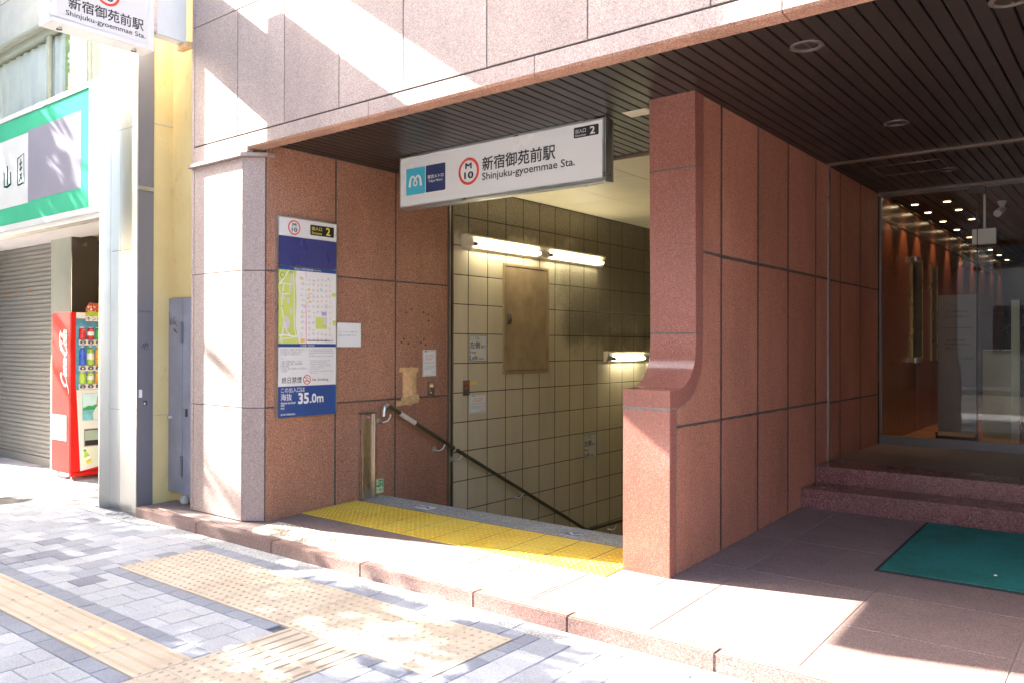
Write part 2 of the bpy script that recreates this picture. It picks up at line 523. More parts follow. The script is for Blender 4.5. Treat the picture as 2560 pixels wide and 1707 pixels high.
class Frame:
    def __init__(s, O, U, V):
        s.O, s.U, s.V = Vector(O), Vector(U), Vector(V)
        s.N = s.U.cross(s.V)
    def __call__(s, u, v, n=0.0):
        return s.O + s.U*u + s.V*v + s.N*n
def FX(x):        # plane facing +x: u = world y, v = world z
    return Frame((x, 0, 0), (0, 1, 0), (0, 0, 1))
def FY(y):        # plane facing -y: u = world x, v = world z
    return Frame((0, y, 0), (1, 0, 0), (0, 0, 1))
def FZ(z):        # plane facing up: u = x, v = y
    return Frame((0, 0, z), (1, 0, 0), (0, 1, 0))

def tag(o, label=None, cat=None, group=None, kind=None):
    if label: o['label'] = label
    if cat: o['category'] = cat
    if group: o['group'] = group
    if kind: o['kind'] = kind
    return o
def thing(name, label, cat, loc=(0, 0, 0), group=None):
    o = bpy.data.objects.new(name, None)
    o.empty_display_size = .1
    COL.objects.link(o)
    o.location = loc
    return tag(o, label, cat, group)
def kids(o):
    return [c for c in COL.objects if c.parent == o]
def copy_tree(o, parent=None):
    c = o.copy()
    COL.objects.link(c)
    if parent is not None:
        c.parent = parent
    for ch in kids(o):
        copy_tree(ch, c)
    return c

def text_into(mb, F, body, box, n, mat, bold=0.0, shear=0.0, keep=False):
    """lettering fitted into box = (u0, u1, v0, v1) on frame F"""
    cu = bpy.data.curves.new('lettering', 'FONT')
    cu.body = body
    cu.size = 1.0
    cu.resolution_u = 3
    cu.shear = shear
    ob = bpy.data.objects.new('lettering', cu)
    COL.objects.link(ob)
    bpy.context.view_layer.update()
    dg = bpy.context.evaluated_depsgraph_get()
    me = bpy.data.meshes.new_from_object(ob.evaluated_get(dg))
    bpy.data.objects.remove(ob)
    bpy.data.curves.remove(cu)
    if not len(me.vertices):
        return
    xs = [v_.co.x for v_ in me.vertices]
    ys = [v_.co.y for v_ in me.vertices]
    x0, x1, y0, y1 = min(xs), max(xs), min(ys), max(ys)
    u0, u1, v0, v1 = box
    bu, bv = bold*.55*(u1-u0)/max(1e-6, x1-x0), bold*.55*(v1-v0)/max(1e-6, y1-y0)
    u0, u1, v0, v1 = u0+bu, u1-bu, v0+bv, v1-bv
    su, sv = (u1-u0)/max(1e-6, x1-x0), (v1-v0)/max(1e-6, y1-y0)
    shifts = [(0, 0)] if not bold else [(0, 0), (bu, bv), (-bu, bv), (bu, -bv), (-bu, -bv)]
    for i, (du, dv) in enumerate(shifts):
        V = [F(u0+du+(v_.co.x-x0)*su, v0+dv+(v_.co.y-y0)*sv, n+i*.00006) for v_ in me.vertices]
        mb.poly(V, [list(p.vertices) for p in me.polygons], mat)
    bpy.data.meshes.remove(me)

def panels(mb, F, us, vs, gap, n0, n1, mat, c=.003, gapu=None):
    """a grid of cladding slabs with open joints"""
    h = gap/2
    hu = h if gapu is None else gapu/2
    for i in range(len(us)-1):
        for j in range(len(vs)-1):
            mb.chamfer_slab(F, us[i]+hu, us[i+1]-hu, vs[j]+h, vs[j+1]-h, n0, n1, mat, c)

def ZP(y):                     # height of the sloping entrance paving
    return .085 + .03*(y-3.515)

# ================================================================== SETTING: ground
XL, XR = -5.53, -2.262         # faces of the left recess wall and of the divider wall

g = MB()
g.box(-70, 60, -60, -2.2, -.35, -.15, 'asphalt')
tag(g.build('road'), kind='structure')
g = MB()
g.box(-70, 60, -2.2, 3.9, -.30, -.012, 'paving_joint')
g.box(-20, -7, 3.9, 5.7, -.30, -.012, 'paving_joint')
tag(g.build('pavement_bed'), kind='structure')
g = MB()
g.box(-70, 60, -2.35, -2.2, -.30, 0.0, 'kerb_concrete')
tag(g.build('road_kerb'), kind='structure')

# pavers, every stone laid as its own slab
g = MB()
DARK = {}
def in_rect(x, y, r):
    return r[0] < x < r[1] and r[2] < y < r[3]
TACT = [(-40, -3.585, 1.815, 2.108), (-3.585, -3.0, 1.5, 2.665), (-5.466, -2.553, 2.655, 3.262)]
BANDS = [(-40, -3.585, 2.108, 2.205), (-40, -3.585, 1.718, 1.815)]
def block(x0, x1, y0, y1, mat, z=0.0):
    g.chamfer_slab(FZ(0), x0, x1, y0, y1, -.02, z, mat, .003)
def lay(x0, x1, y0, y1, seed):
    rr = random.Random(seed)
    pw, pd, gp = .18, .19, .004
    nx, ny = int(round((x1-x0)/pw)), max(1, int(round((y1-y0)/pd)))
    dx, dy = (x1-x0)/max(1, nx), (y1-y0)/ny
    for i in range(nx):
        off = dy/2 if (i % 2 and ny > 1) else 0
        ys = [y0]+[y0+off+dy*k for k in range(0 if off else 1, ny)]+[y1]
        for a, b_ in zip(ys[:-1], ys[1:]):
            if b_-a < .02:
                continue
            cx, cy = x0+(i+.5)*dx, (a+b_)/2
            p = math.sin(cx*1.9+cy*2.7)+math.sin(cx*.8-cy*3.1+1.2)
            q = rr.random()
            mt = 'paver_light' if q < .62 else 'paver_pale'
            if p > .95 and q < .50 or q < .035:
                mt = 'paver_mid' if rr.random() < .6 else 'paver_dark'
            zz = rr.uniform(-.0015, .001)
            block(x0+i*dx+gp/2, x0+(i+1)*dx-gp/2, a+gp/2, b_-gp/2, mt, zz)
lay(-20, -5.57, 2.205, 3.375, 1)
lay(-5.57, -3.585, 2.205, 2.56, 2)
lay(-20, -3.585, .3, 1.718, 3)
lay(-3.0, 2.0, .3, 2.56, 4)
lay(-2.46, 2.4, 2.56, 3.375, 5)
lay(-3.585, -3.0, .3, 1.5, 6)
lay(-20, 2.4, -2.2, .3, 8)
lay(-20, -7.7, 3.515, 4.285, 9)
lay(-9.76, -7.64, 4.285, 5.6, 10)
k = -20.0
while k < -3.6:
    for y0, y1 in ((2.11, 2.203), (1.72, 1.813)):
        block(k+.002, min(k+.2, -3.587)-.002, y0, y1, 'paver_band', R.uniform(-.001, .001))
    k += .2
k = -5.466
while k < -2.56:
    e = min(k+.2, -2.553)
    block(k+.002, e-.002, 3.265, 3.372, 'paver_band')
    if not (-3.62 < k+.1 < -2.98):
        block(k+.002, e-.002, 2.562, 2.652, 'paver_band')
    k += .2
for k in range(6):
    block(-5.57, -5.468, 2.562+k*.135, 2.562+(k+1)*.135-.004, 'paver_band' if k % 2 else 'paver_light')
    block(-2.551, -2.462, 2.562+k*.135, 2.562+(k+1)*.135-.004, 'paver_band' if k % 3 else 'paver_mid')
for i in range(22):
    x0 = -20+i*1.02
    g.chamfer_slab(FZ(0), x0+.003, x0+1.017, 3.378, 3.512, -.02, .002, 'kerb_concrete', .004)
tag(g.build('pavement'), kind='structure')

# entrance paving, slightly sloping
S = Frame((0, 3.515, .085), (1, 0, 0), (0, 1, .03))
g = MB()
xs = [-6.92, -6.66, -5.53, -4.93, -4.19, -3.45, -2.70, -1.96, -1.22, -.478, .262, 1.0, 1.74, 2.48, 3.2, 6.0]
panels(g, S, xs, [.088, .707], .005, -.03, 0, 'floor_granite', .002)
panels(g, S, [x for x in xs if x >= -5.53 and x < -2.2]+[-2.262], [.707, 1.31], .005, -.03, 0, 'floor_granite', .002)
panels(g, S, [-2.262]+[x for x in xs if x > -2.2], [.707, 1.31, 2.12, 3.185], .005, -.03, 0, 'floor_granite', .002)
panels(g, S, [-5.53, -4.6, -3.72, -2.262], [1.31, 1.575], .004, -.06, .0005, 'grey_granite', .004)
panels(g, S, [-6.92, -6.42], [.088, .345], .005, -.03, .001, 'floor_granite', .002)
for u0, u1, v0, v1 in ((-6.91, 5.99, .089, .36), (-5.53, 5.99, .36, 1.57), (-2.262, 5.99, 1.57, 3.184)):
    g.obox(S, u0, u1, v0, v1, -.12, -.0025, 'floor_joint')
tag(g.build('entrance_paving'), kind='structure')
g = MB()
kx = [-6.93, -5.963, -4.97, -4.016, -3.05, -2.40, -1.58, -.60, .38, 1.36, 2.34, 3.32, 6.0]
for a, b_ in zip(kx[:-1], kx[1:]):
    g.box(a+.0012, b_-.0012, 3.515, 3.600, -.1, .0865, 'kerb_granite')
tag(g.build('entrance_kerb', bevel=.006, smooth=True), kind='structure')

# steps up to the lobby
g = MB()
for y0, y1, z0, z1 in ((6.70, 7.07, 0, .335), (7.07, 9.10, 0, .475)):
    xx = [-2.262, -1.56, -.80, -.06, .68, 1.42, 2.6]
    if y0 > 7:
        xx = [-2.262, -1.50, -.80, -.04, .70, 1.44, 2.6]
    for a, b_ in zip(xx[:-1], xx[1:]):
        g.box(a+.0015, b_-.0015, y0, min(y0+.42, y1), z0, z1, 'step_granite')
    g.box(-2.262, 2.6, y0+.004, y1, 0, z1-.004, 'grey_mortar')
xx = [-2.262, -1.5, -.74, .02, .78, 1.54, 2.6]
panels(g, FZ(0), xx, [7.492, 8.28, 9.10], .004, .44, .4745, 'landing_floor', .001)
tag(g.build('lobby_steps', smooth=True), kind='structure')
g = MB()
panels(g, FZ(0), [-2.25, -1.5, -.75, 0, .75, 1.5, 2.6], [9.10, 9.9, 10.7, 11.5, 12.3, 13.1, 14, 15, 16, 17, 18.5], .003, .44, .476, 'lobby_floor', .001)
tag(g.build('lobby_floor'), kind='structure')

# stairs going down
g = MB()
y, z = 5.09, ZP(5.09)
for i in range(11):
    g.box(-5.53, -2.60, y, y+.305, z-.162*(i+1)-.3, z-.162*(i+1), 'grey_granite')
    y += .305
g.box(-5.53, -2.60, y, 9.7, -1.95, z-.162*11, 'grey_granite')
zl = z-.162*11
y = 9.7
for i in range(12):
    g.box(-5.53, -2.60, y, y+.305, zl-.162*(i+1)-.3, zl-.162*(i+1), 'grey_granite')
    y += .305
tag(g.build('subway_stairs'), kind='structure')

# ================================================================== GRANITE BUILDING
bld = thing('granite_building', 'pink granite office building whose ground floor opens onto the station stairs', 'building', (-4, 3.735, .09))
YF = 3.735
F = FY(YF)
g = MB()
ux = [-6.385, -5.752, -5.14, -4.508, -3.862, -3.145, -2.424, -1.705, -.985, -.265, .455, 1.175, 1.895, 2.6, 3.4, 4.2, 5, 6]
panels(g, F, ux, [3.166, 4.180, 5.20, 6.22, 7.24, 8.26], .008, -.03, 0, 'facade_granite', .002)
panels(g, F, [-6.43, -6.385], [3.02, 3.128, 4.180, 5.20, 6.22, 7.24, 8.26], .008, -.03, 0, 'facade_granite', .002)
g.box(-6.42, 6, YF+.005, YF+.1, 3.165, 8.26, 'sealant')
g.build('facade_cladding', bld)
g = MB()
# lower edge course with the eased underside
for a, b_ in zip([-5.61, -4.2, -2.786, -1.35, .07, 1.49, 2.9, 4.3], [-4.2, -2.786, -1.35, .07, 1.49, 2.9, 4.3, 6.0]):
    pr = [(YF, 3.158), (YF, 3.060), (YF+.012, 3.046), (YF+.108, 3.041), (YF+.108, 3.158)]
    Q = Frame((0, 0, 0), (0, 1, 0), (0, 0, 1))
    for i in range(5):
        p, q = pr[i], pr[(i+1) % 5]
        g.face([Q(*p, a+.003), Q(*q, a+.003), Q(*q, b_-.003), Q(*p, b_-.003)], 'bounce_edge_granite' if i in (1, 2) else 'facade_granite')
    g.face([Q(*p, b_-.003) for p in pr], 'facade_granite')
    g.face([Q(*p, a+.003) for p in reversed(pr)], 'facade_granite')
g.box(-6.385, -5.617, YF, YF+.06, 3.022, 3.158, 'facade_granite')
g.box(-5.7, 6, YF+.03, YF+.1, 3.06, 3.17, 'sealant')
g.build('edge_course', bld)

# pillar: front, canted corner, ledge
g = MB()
zb = ZP(3.74)
panels(g, F, [-6.385, -5.675], [zb+.004, .995, 2.083, 2.985], .007, -.03, 0, 'facade_granite', .002)
panels(g, F, [-6.43, -6.385], [zb+.004, .995, 2.083, 2.985], .007, -.03, 0, 'facade_granite', .002)
d = Vector((XL+5.675, 3.846-YF, 0))
L = d.length
FC = Frame((-5.675, YF, 0), d/L, (0, 0, 1))
panels(g, FC, [0, L], [zb+.006, .995, 2.083, 2.985], .007, -.03, 0, 'facade_granite', .002)
g.prism(FZ(0), [(-6.42, YF+.006), (-5.677, YF+.006), (XL-.006, 3.85), (XL-.03, 4.4), (-6.42, 4.4)], .05, 3.1, 'sealant')
pil = g.build('pillar', bld)
g = MB()
g.prism(FZ(0), [(-6.44, YF-.035), (-5.655, YF-.035), (-5.50, 3.842), (-5.50, 3.92), (-6.44, 3.92)], 2.986, 3.016, 'facade_granite')
g.build('ledge', pil, bevel=.004)

# recess wall on the left
g = MB()
F = FX(XL)
panels(g, F, [3.849, 4.558, 5.265, 5.985], [-.9, .995, 2.086, 3.10], .014, -.03, 0, 'recess_granite', .003, .022)
g.box(XL-.4, XL-.006, 3.9, 6.05, -.9, 3.2, 'sealant')
g.build('recess_wall', bld)
# filled mounting holes left by an older sign
g = MB()
for yy, zz_ in ((5.34, 1.52), (5.37, 1.55), (5.43, 1.51), (5.60, 1.52), (5.64, 1.55), (5.66, 1.50), (5.40, 1.80), (5.47, 1.83), (5.63, 1.81), (5.70, 1.79), (5.70, 1.73)):
    g.disc_stack(F, yy, zz_, [(.010, .0), (.009, .0012)], 'hole_filler', 10)
g.build('filled_holes', bld)
tag(COL.objects['filled_holes'], kind='stuff')
g = MB()
g.obox(F, 5.988, 6.008, -1.0, 3.10, -.02, .012, 'aluminium')
g.obox(F, 6.008, 6.034, -1.0, 3.10, -.02, .002, 'black')
g.obox(F, 6.034, 6.052, -1.0, 3.10, -.02, .010, 'bronze_trim')
g.build('joint_cover', bld)

# soffit boards (run front to back) and the strips that finish them
g = MB()
x = -5.52
while x < 2.6:
    x1 = min(x+.075, 2.6)
    dz = R.uniform(-.0008, .0008)
    if x1 < -2.60:
        spans = [(3.845, 5.96)]
    else:
        spans = [(3.845, 7.335)]
    for y0, y1 in spans:
        g.chamfer_slab(Frame((0, 0, 3.10+dz), (0, 1, 0), (1, 0, 0)), y0, y1, x, x1, -.02, 0, 'brown_soffit', .004)
    if x1 > -2.262:
        g.chamfer_slab(Frame((0, 0, 3.10+dz), (0, 1, 0), (1, 0, 0)), 7.40, 9.06, max(x, -2.262), x1, -.02, 0, 'brown_soffit', .004)
    x += .085
g.box(-5.55, 2.6, 3.84, 9.2, 3.135, 3.16, 'soffit_void')
g.build('soffit', bld)
g = MB()
g.box(-2.262, 2.6, 7.338, 7.397, 3.085, 3.13, 'bronze_trim')
g.box(-5.53, -2.6, 5.962, 5.975, 3.085, 3.13, 'bronze_trim')
g.box(-5.53, -2.6, 5.992, 6.02, 3.08, 3.13, 'bronze_trim')
g.box(-5.53, -2.6, 5.975, 5.992, 3.10, 3.13, 'black')
g.build('soffit_trim', bld)
# upper floors and right-hand return so the recess is really enclosed
g = MB()
g.box(-6.42, 6.0, YF+.11, 19.5, 3.2, 3.5, 'concrete_wall')
g.box(-6.42, 6.0, YF+.11, 19.5, 3.5, 8.26, 'concrete_wall')
g.box(-6.42, XL-.4, 4.4, 19.5, -4, 3.2, 'concrete_wall')
g.build('upper_storey', bld)
g = MB()
g.box(2.6, 6.0, 3.9, 19.5, -.1, 3.2, 'divider_granite')
panels(g, FY(3.9), [2.6, 3.4, 4.2, 5, 6], [.1, .995, 2.083, 3.1], .008, 0, .03, 'facade_granite', .002)
g.build('right_return', bld)

# ------------------------------------------------------------------ divider wall with its curved polished edging
div = thing('divider_wall', 'red granite wall between the stairs and the lobby porch with a curved polished edge', 'wall', (-2.42, 4.4, .11))
out = [(4.712, 3.10), (4.720, 2.63), (4.732, 1.70), (4.734, 1.573), (4.731, 1.50), (4.724, 1.43), (4.710, 1.385), (4.688, 1.346), (4.655, 1.305), (4.610, 1.270), (4.560, 1.245), (4.513, 1.234), (4.45, 1.231), (4.385, 1.230)]
inn = [(4.829, 3.10), (4.829, 2.63), (4.831, 1.70), (4.831, 1.578), (4.831, 1.48), (4.827, 1.391), (4.806, 1.330), (4.775, 1.283), (4.740, 1.240), (4.699, 1.200), (4.645, 1.168), (4.590, 1.145), (4.494, 1.126), (4.385, 1.124)]
XA, XB = -2.578, -2.255
Q = Frame((0, 0, 0), (0, 1, 0), (0, 0, 1))
g = MB()
def band(i0, i1, mat='polished_granite'):
    for i in range(i0, i1):
        a, b_, c_, d_ = out[i], out[i+1], inn[i+1], inn[i]
        A = [Q(*p, XA) for p in (a, b_, c_, d_)]
        B = [Q(*p, XB) for p in (a, b_, c_, d_)]
        g.face([B[3], B[2], B[1], B[0]][::-1], mat)
        g.face(A[::-1], mat)
        g.face([A[0], A[1], B[1], B[0]], mat)
        if i == i0:
            g.face([A[3], A[0], B[0], B[3]], mat)
        if i == i1-1:
            g.face([A[1], A[2], B[2], B[1]], mat)
def sh(pts, i, dz):
    pts[i] = (pts[i][0], pts[i][1]+dz)
band(0, 1); band(1, 3); band(3, 13)
g.build('curved_edging', div, smooth=True)
g = MB()
g.box(XA, XB, 4.385, 4.468, .08, 1.117, 'polished_granite')
g.build('edging_post', div, bevel=.003, smooth=True)
g = MB()
# body of the wall: a core, shaped slabs along the inner curve, then rectangular slabs
core = [(9.12, 3.10), (4.84, 3.10), (4.84, 1.4), (4.80, 1.30), (4.72, 1.22), (4.60, 1.16), (4.48, 1.13), (4.47, .08), (9.12, .08)]
g.prism(Q, core, -2.57, XR-.005, 'sealant')
cur = [p for p in inn if 1.12 < p[1] < 2.0]
g.prism(Q, [(5.118, 1.012), (5.118, 2.085), (4.838, 2.092)] + [(a+.007, b_-.006) for a, b_ in cur[1:-2]] + [(4.50, 1.115), (4.475, 1.112), (4.475, 1.012)], XR-.03, XR, 'divider_granite')
g.prism(Q, [(5.118, 2.103), (5.118, 3.10), (4.837, 3.10), (4.838, 2.106)], XR-.03, XR, 'divider_granite')
g.prism(Q, [(5.118, .10), (5.118, .998), (4.475, .998), (4.475, .09)], XR-.03, XR, 'divider_granite')
FXR = FX(XR)
for ya, yb in ((5.142, 5.764), (5.788, 6.388), (6.412, 7.058), (7.082, 7.383)):
    zb_ = .10 if yb < 6.5 else .16
    for za, zc_ in ((zb_, .998), (1.012, 2.082), (2.100, 3.10)):
        g.chamfer_slab(FXR, ya, yb, za, zc_, -.03, R.uniform(-.0012, .0012), 'divider_granite', .003)
for ya, yb in ((7.437, 7.758), (7.782, 8.418), (8.442, 9.09)):
    for za, zc_ in ((.46, .985), (.999, 2.078), (2.094, 3.10)):
        g.chamfer_slab(FXR, ya, yb, za, zc_, -.03, R.uniform(-.0012, .0012), 'divider_granite', .003)
g.build('wall_body', div)
g = MB()
def bead(y0, z0, y1, z1, w=.010, mat='sealant'):
    """raised jointing between slabs, a little uneven"""
    n_ = max(2, int(math.hypot(y1-y0, z1-z0)/.05))
    pts = [(y0+(y1-y0)*i/n_, z0+(z1-z0)*i/n_) for i in range(n_+1)]
    ww = [w*R.uniform(.75, 1.25) for _ in pts]
    FXR = FX(XR)
    g.stroke(FXR, pts, ww, 0, .003, mat)
for yv in (5.13, 5.775, 6.40, 7.07, 7.77, 8.43):
    zt = ZP(yv)+.004 if yv < 6.7 else (.337 if yv < 7.07 else .477)
    bead(yv, zt, yv, 3.098, .013)
bead(4.474, .12, 4.474, 1.12, .010, 'grey_mortar')
for a, b_ in zip(inn[3:-1], inn[4:]):
    bead(a[0], a[1]-.004, b_[0], b_[1]-.004, .012, 'grey_mortar')
bead(4.835, 1.55, 4.835, 3.10, .010, 'sealant')
bead(4.84, 2.098, 7.38, 2.091, .014)
bead(4.48, 1.005, 7.38, 1.005, .014)
bead(7.44, .992, 9.08, .992, .013)
g.build('jointing', div)
g = MB()
g.obox(FX(XR), 7.385, 7.412, .475, 3.10, 0, .014, 'aluminium')
g.obox(FX(XR), 7.418, 7.436, .475, 3.10, 0, .010, 'dark_metal')
g.build('channel_strip', div)
g = MB()
FY2 = FY(4.72)
for zz_ in (2.627, 1.578):
    g.box(XA-.001, XB+.001, 4.7185 if zz_ > 2 else 4.7325, 4.79, zz_-.004, zz_+.004, 'sealant')
g.box(XA-.001, XB+.001, 4.3838, 4.47, 1.117, 1.124, 'grey_mortar')
for i in range(26):
    a = XA+.01+i*.012
    g.box(a, a+.013, 4.3836, 4.39, 1.117-R.uniform(.002, .016), 1.1175, 'grey_mortar')
g.build('edging_joint', div)

# ------------------------------------------------------------------ stairwell
tw = thing('tiled_stair_wall', 'cream tiled stairwell wall blackened with soot towards the top and the inner end', 'wall', (XL, 8, 0))
g = MB()
ys = [6.055, 6.287] + [6.287+.3095*k for k in range(1, 25)]
zs = [2.808+.2993*k for k in (1,)]
zs = [3.125, 2.808] + [2.808-.2993*k for k in range(1, 22)]
zs = zs[::-1]
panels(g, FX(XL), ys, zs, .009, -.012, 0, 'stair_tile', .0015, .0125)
g.box(XL-.3, XL-.003, 6.05, 14, -4, 3.14, 'tile_grout')
g.build('tiling', tw)
g = MB()
g.obox(FX(XL), 6.052, 13.7, 3.118, 3.126, 0, .012, 'black')
g.build('ceiling_angle', tw)
g = MB()
g.box(-2.60, -2.571, 5.02, 14, -4, 3.13, 'stair_tile')
g.box(XL, -2.57, 13.7, 14, -4, 3.13, 'stair_tile')
tag(g.build('far_stair_wall'), 'tiled stair wall behind the divider and at the foot of the flight', 'wall')
sc_ = MB()
panels(sc_, Frame((0, 0, 3.125), (0, 1, 0), (1, 0, 0)), [6.02, 6.93, 7.84, 8.75, 9.66, 10.57, 11.48, 13.7], [XL, -4.72, -3.90, -3.08, -2.6], .005, -.01, 0, 'stair_ceiling', .002)
sc_.box(XL-.1, -2.57, 6.02, 14, 3.136, 3.2, 'soffit_void')
tag(sc_.build('stair_ceiling'), kind='structure')

# fluorescent lamps
def lamp(name, y0, ln, zc, n, label):
    t = thing(name, label, 'wall lamp', (XL, y0, zc), 'fluorescent lamps on the tiled wall')
    seg = ln/n
    g = MB()
    for i in range(n):
        a, b_ = y0+i*seg+(.003 if i else 0), y0+(i+1)*seg
        pr = [(XL+.004, zc+.075), (XL+.075, zc+.078), (XL+.085, zc+.06), (XL+.05, zc-.055), (XL+.004, zc-.075)]
        Q2 = Frame((0, 0, 0), (1, 0, 0), (0, 0, 1))      # normal is -y
        g.prism(Q2, pr, -b_, -a, 'lamp_housing')
    g.build('housing', t, bevel=.002)
    for i in range(n):
        a, b_ = y0+i*seg, y0+(i+1)*seg
        g = MB()
        px, pz = XL+.098, zc-.018
        g.tube([(px, a+.14, pz), (px, b_-.10, pz)], .0135, 'tube_glow', 12)
        g.build('lamp_tube', t, smooth=True)
        for yy in (a+.125, b_-.085):
            g = MB()
            g.tube([(px, yy-.014, pz), (px, yy+.014, pz)], .021, 'bronze_trim', 10)
            g.box(XL+.05, px, yy-.012, yy+.012, pz-.016, pz+.022, 'lamp_housing')
            g.build('lamp_socket', t)
    return t
lamp('fluorescent_lamp', 6.17, 2.66, 2.548, 2, 'long twin tube fluorescent lamp above the metal cabinet door')
lamp('fluorescent_lamp', 8.905, 2.0, 1.345, 2, 'shorter fluorescent lamp lower down beside the curved granite edge')

# cabinet door in the tiles
t = thing('cabinet_door', 'stained beige metal cabinet door set in the stairwell tiles', 'door', (XL, 7.26, 1.18))
F = FX(XL)
g = MB()
for u0, u1, v0, v1 in ((6.848, 6.880, 1.185, 2.384), (7.652, 7.684, 1.185, 2.384), (6.880, 7.652, 2.356, 2.384), (6.880, 7.652, 1.185, 1.213)):
    g.obox(F, u0, u1, v0, v1, 0, .022, 'panel_door_metal')
g.build('frame', t, bevel=.002)
g = MB()
g.obox(F, 6.888, 7.644, 1.221, 2.348, .0, .016, 'panel_door_metal')
g.obox(F, 6.880, 7.652, 1.213, 2.356, .0, .004, 'black')
dr = g.build('door_leaf', t, bevel=.002)
g = MB()
g.obox(F, 6.915, 6.985, 1.722, 1.832, .016, .019, 'bronze_trim')
g.obox(F, 6.935, 6.968, 1.735, 1.818, .019, .024, 'aluminium')
g.build('handle', dr)
for zz_ in (1.37, 2.22):
    g = MB()
    g.tube([F(7.668, zz_-.045, .024), F(7.668, zz_+.045, .024)], .008, 'panel_door_metal', 8)
    g.build('hinge', t)

def poster_frame(mb, F, u0, u1, v0, v1, n0, n1, matw, matb, w=.004, inset=.006):
    mb.obox(F, u0, u1, v0, v1, n0, n1, matw)
    e = n1+.0006
    a, b_, c_, d_ = u0+inset, u1-inset, v0+inset, v1-inset
    for r_ in ((a, b_, d_-w, d_), (a, b_, c_, c_+w), (a, a+w, c_+w, d_-w), (b_-w, b_, c_+w, d_-w)):
        mb.obox(F, *r_, n1, e, matb)

def keep_left(y0, y1, z0, z1, label):
    t = thing('keep_left_sign', label, 'sign', (XL, (y0+y1)/2, z0), 'keep left signs on the tiles')
    F = FX(XL)
    g = MB()
    poster_frame(g, F, y0+.004, y1-.004, z0+.004, z1-.004, .001, .004, 'keep_white', 'sign_blue', .006, .003)
    g.build('panel', t)
    w, h = y1-y0, z1-z0
    g = MB()
    B = lambda a, b_, c_, d_: (y0+a*w, y0+b_*w, z1-d_*h, z1-c_*h)
    text_into(g, F, 'ここでは', B(.06, .55, .08, .19), .0052, 'navy', .01)
    text_into(g, F, '左側', B(.06, .59, .26, .50), .0052, 'navy', .03)
    text_into(g, F, '通行', B(.63, .89, .38, .50), .0052, 'navy', .005)
    text_into(g, F, 'Keep', B(.06, .37, .59, .70), .0052, 'navy', .01)
    text_into(g, F, 'Left', B(.06, .47, .75, .92), .0052, 'navy', .02)
    text_into(g, F, 'Here', B(.52, .80, .82, .92), .0052, 'navy', .005)
    g.build('lettering', t)
plain('keep_white', (.66, .64, .58), .4, var=.04)
keep_left(6.292, 6.59, 1.318, 1.606, 'upper keep left sign with blue lettering beside the cabinet door')
keep_left(8.445, 8.751, .083, .395, 'lower keep left sign with blue lettering above the sloping handrail')

def camera_notice(F, u0, u1, v0, v1, loc, label):
    t = thing('camera_notice', label, 'notice', loc, 'security camera notices')
    g = MB()
    poster_frame(g, F, u0, u1, v0, v1, .001, .003, 'paper', 'photo_teal', .004, .008)
    g.build('sheet', t)
    w, h = u1-u0, v1-v0
    B = lambda a, b_, c_, d_: (u0+a*w, u0+b_*w, v1-d_*h, v1-c_*h)
    g = MB()
    text_into(g, F, '防犯カメラ作動中', B(.22, .78, .19, .25), .0042, 'red', .01)
    g.build('lettering', t)
    g = MB()
    text_into(g, F, 'Security Cameras\nin Operation', B(.18, .82, .28, .39), .0042, 'red', .01)
    g.build('lettering', t)
    g = MB()
    text_into(g, F, '防犯カメラによる記録を\n行っています。', B(.12, .88, .45, .55), .0042, 'ink_grey')
    g.build('lettering', t)
    g = MB()
    text_into(g, F, 'Security cameras are recording in\nthis station for the safety of all\npassengers and visitors.', B(.10, .90, .60, .76), .0042, 'ink_grey')
    g.build('lettering', t)
    g = MB()
    text_into(g, F, '東京地下鉄', B(.66, .90, .83, .88), .0042, 'ink_grey')
    g.build('lettering', t)
    g = MB()
    g.obox(F, *B(.10, .19, .035, .075), .003, .0044, 'cyan')
    g.obox(F, *B(.20, .29, .035, .075), .003, .0044, 'navy')
    g.build('emblem', t)
camera_notice(FX(XL), 5.622, 5.806, 1.195, 1.448, (XL, 5.71, 1.2), 'white camera notice on the brown granite above the key switch')
camera_notice(FX(XL), 6.307, 6.572, .793, .982, (XL, 6.44, .8), 'white camera notice on the tiles below the yellow sticker')

# control plates
t = thing('switch_plate', 'key switch plate with an orange label on the brown granite', 'switch', (XL, 5.74, .98), 'switch plates by the stairs')
F = FX(XL)
g = MB(); g.obox(F, 5.685, 5.783, .985, 1.140, .0, .012, 'bronze_trim'); g.build('plate', t, bevel=.002)
g = MB(); g.obox(F, 5.708, 5.758, 1.088, 1.124, .012, .0135, 'paper'); g.obox(F, 5.708, 5.758, 1.108, 1.126, .0135, .0145, 'map_orange'); g.build('label_sticker', t)
g = MB(); g.disc_stack(F, 5.712, 1.064, [(.007, .012), (.007, .016)], 'aluminium', 12); g.disc_stack(F, 5.726, 1.036, [(.009, .012), (.009, .015)], 'white_plastic', 12); g.build('key_hole', t)
t = thing('switch_plate', 'narrow metal switch plate with a red button on the tiles', 'switch', (XL, 6.25, .98), 'switch plates by the stairs')
g = MB(); g.obox(F, 6.203, 6.298, .982, 1.139, .0, .014, 'bronze_trim'); g.build('plate', t, bevel=.002)
g = MB(); g.disc_stack(F, 6.262, 1.088, [(.020, .014), (.018, .019)], 'can_red', 14); g.disc_stack(F, 6.238, 1.058, [(.007, .014), (.007, .018)], 'aluminium', 12); g.build('button', t)
g = MB(); g.obox(F, 6.312, 6.418, 1.093, 1.121, .0005, .0025, 'yellow_print')
text_into(g, F, '非常時押す', (6.325, 6.40, 1.100, 1.114), .003, 'map_orange')
tag(g.build('sticker'), 'small yellow sticker beside the switch plate on the tiles', 'sticker')

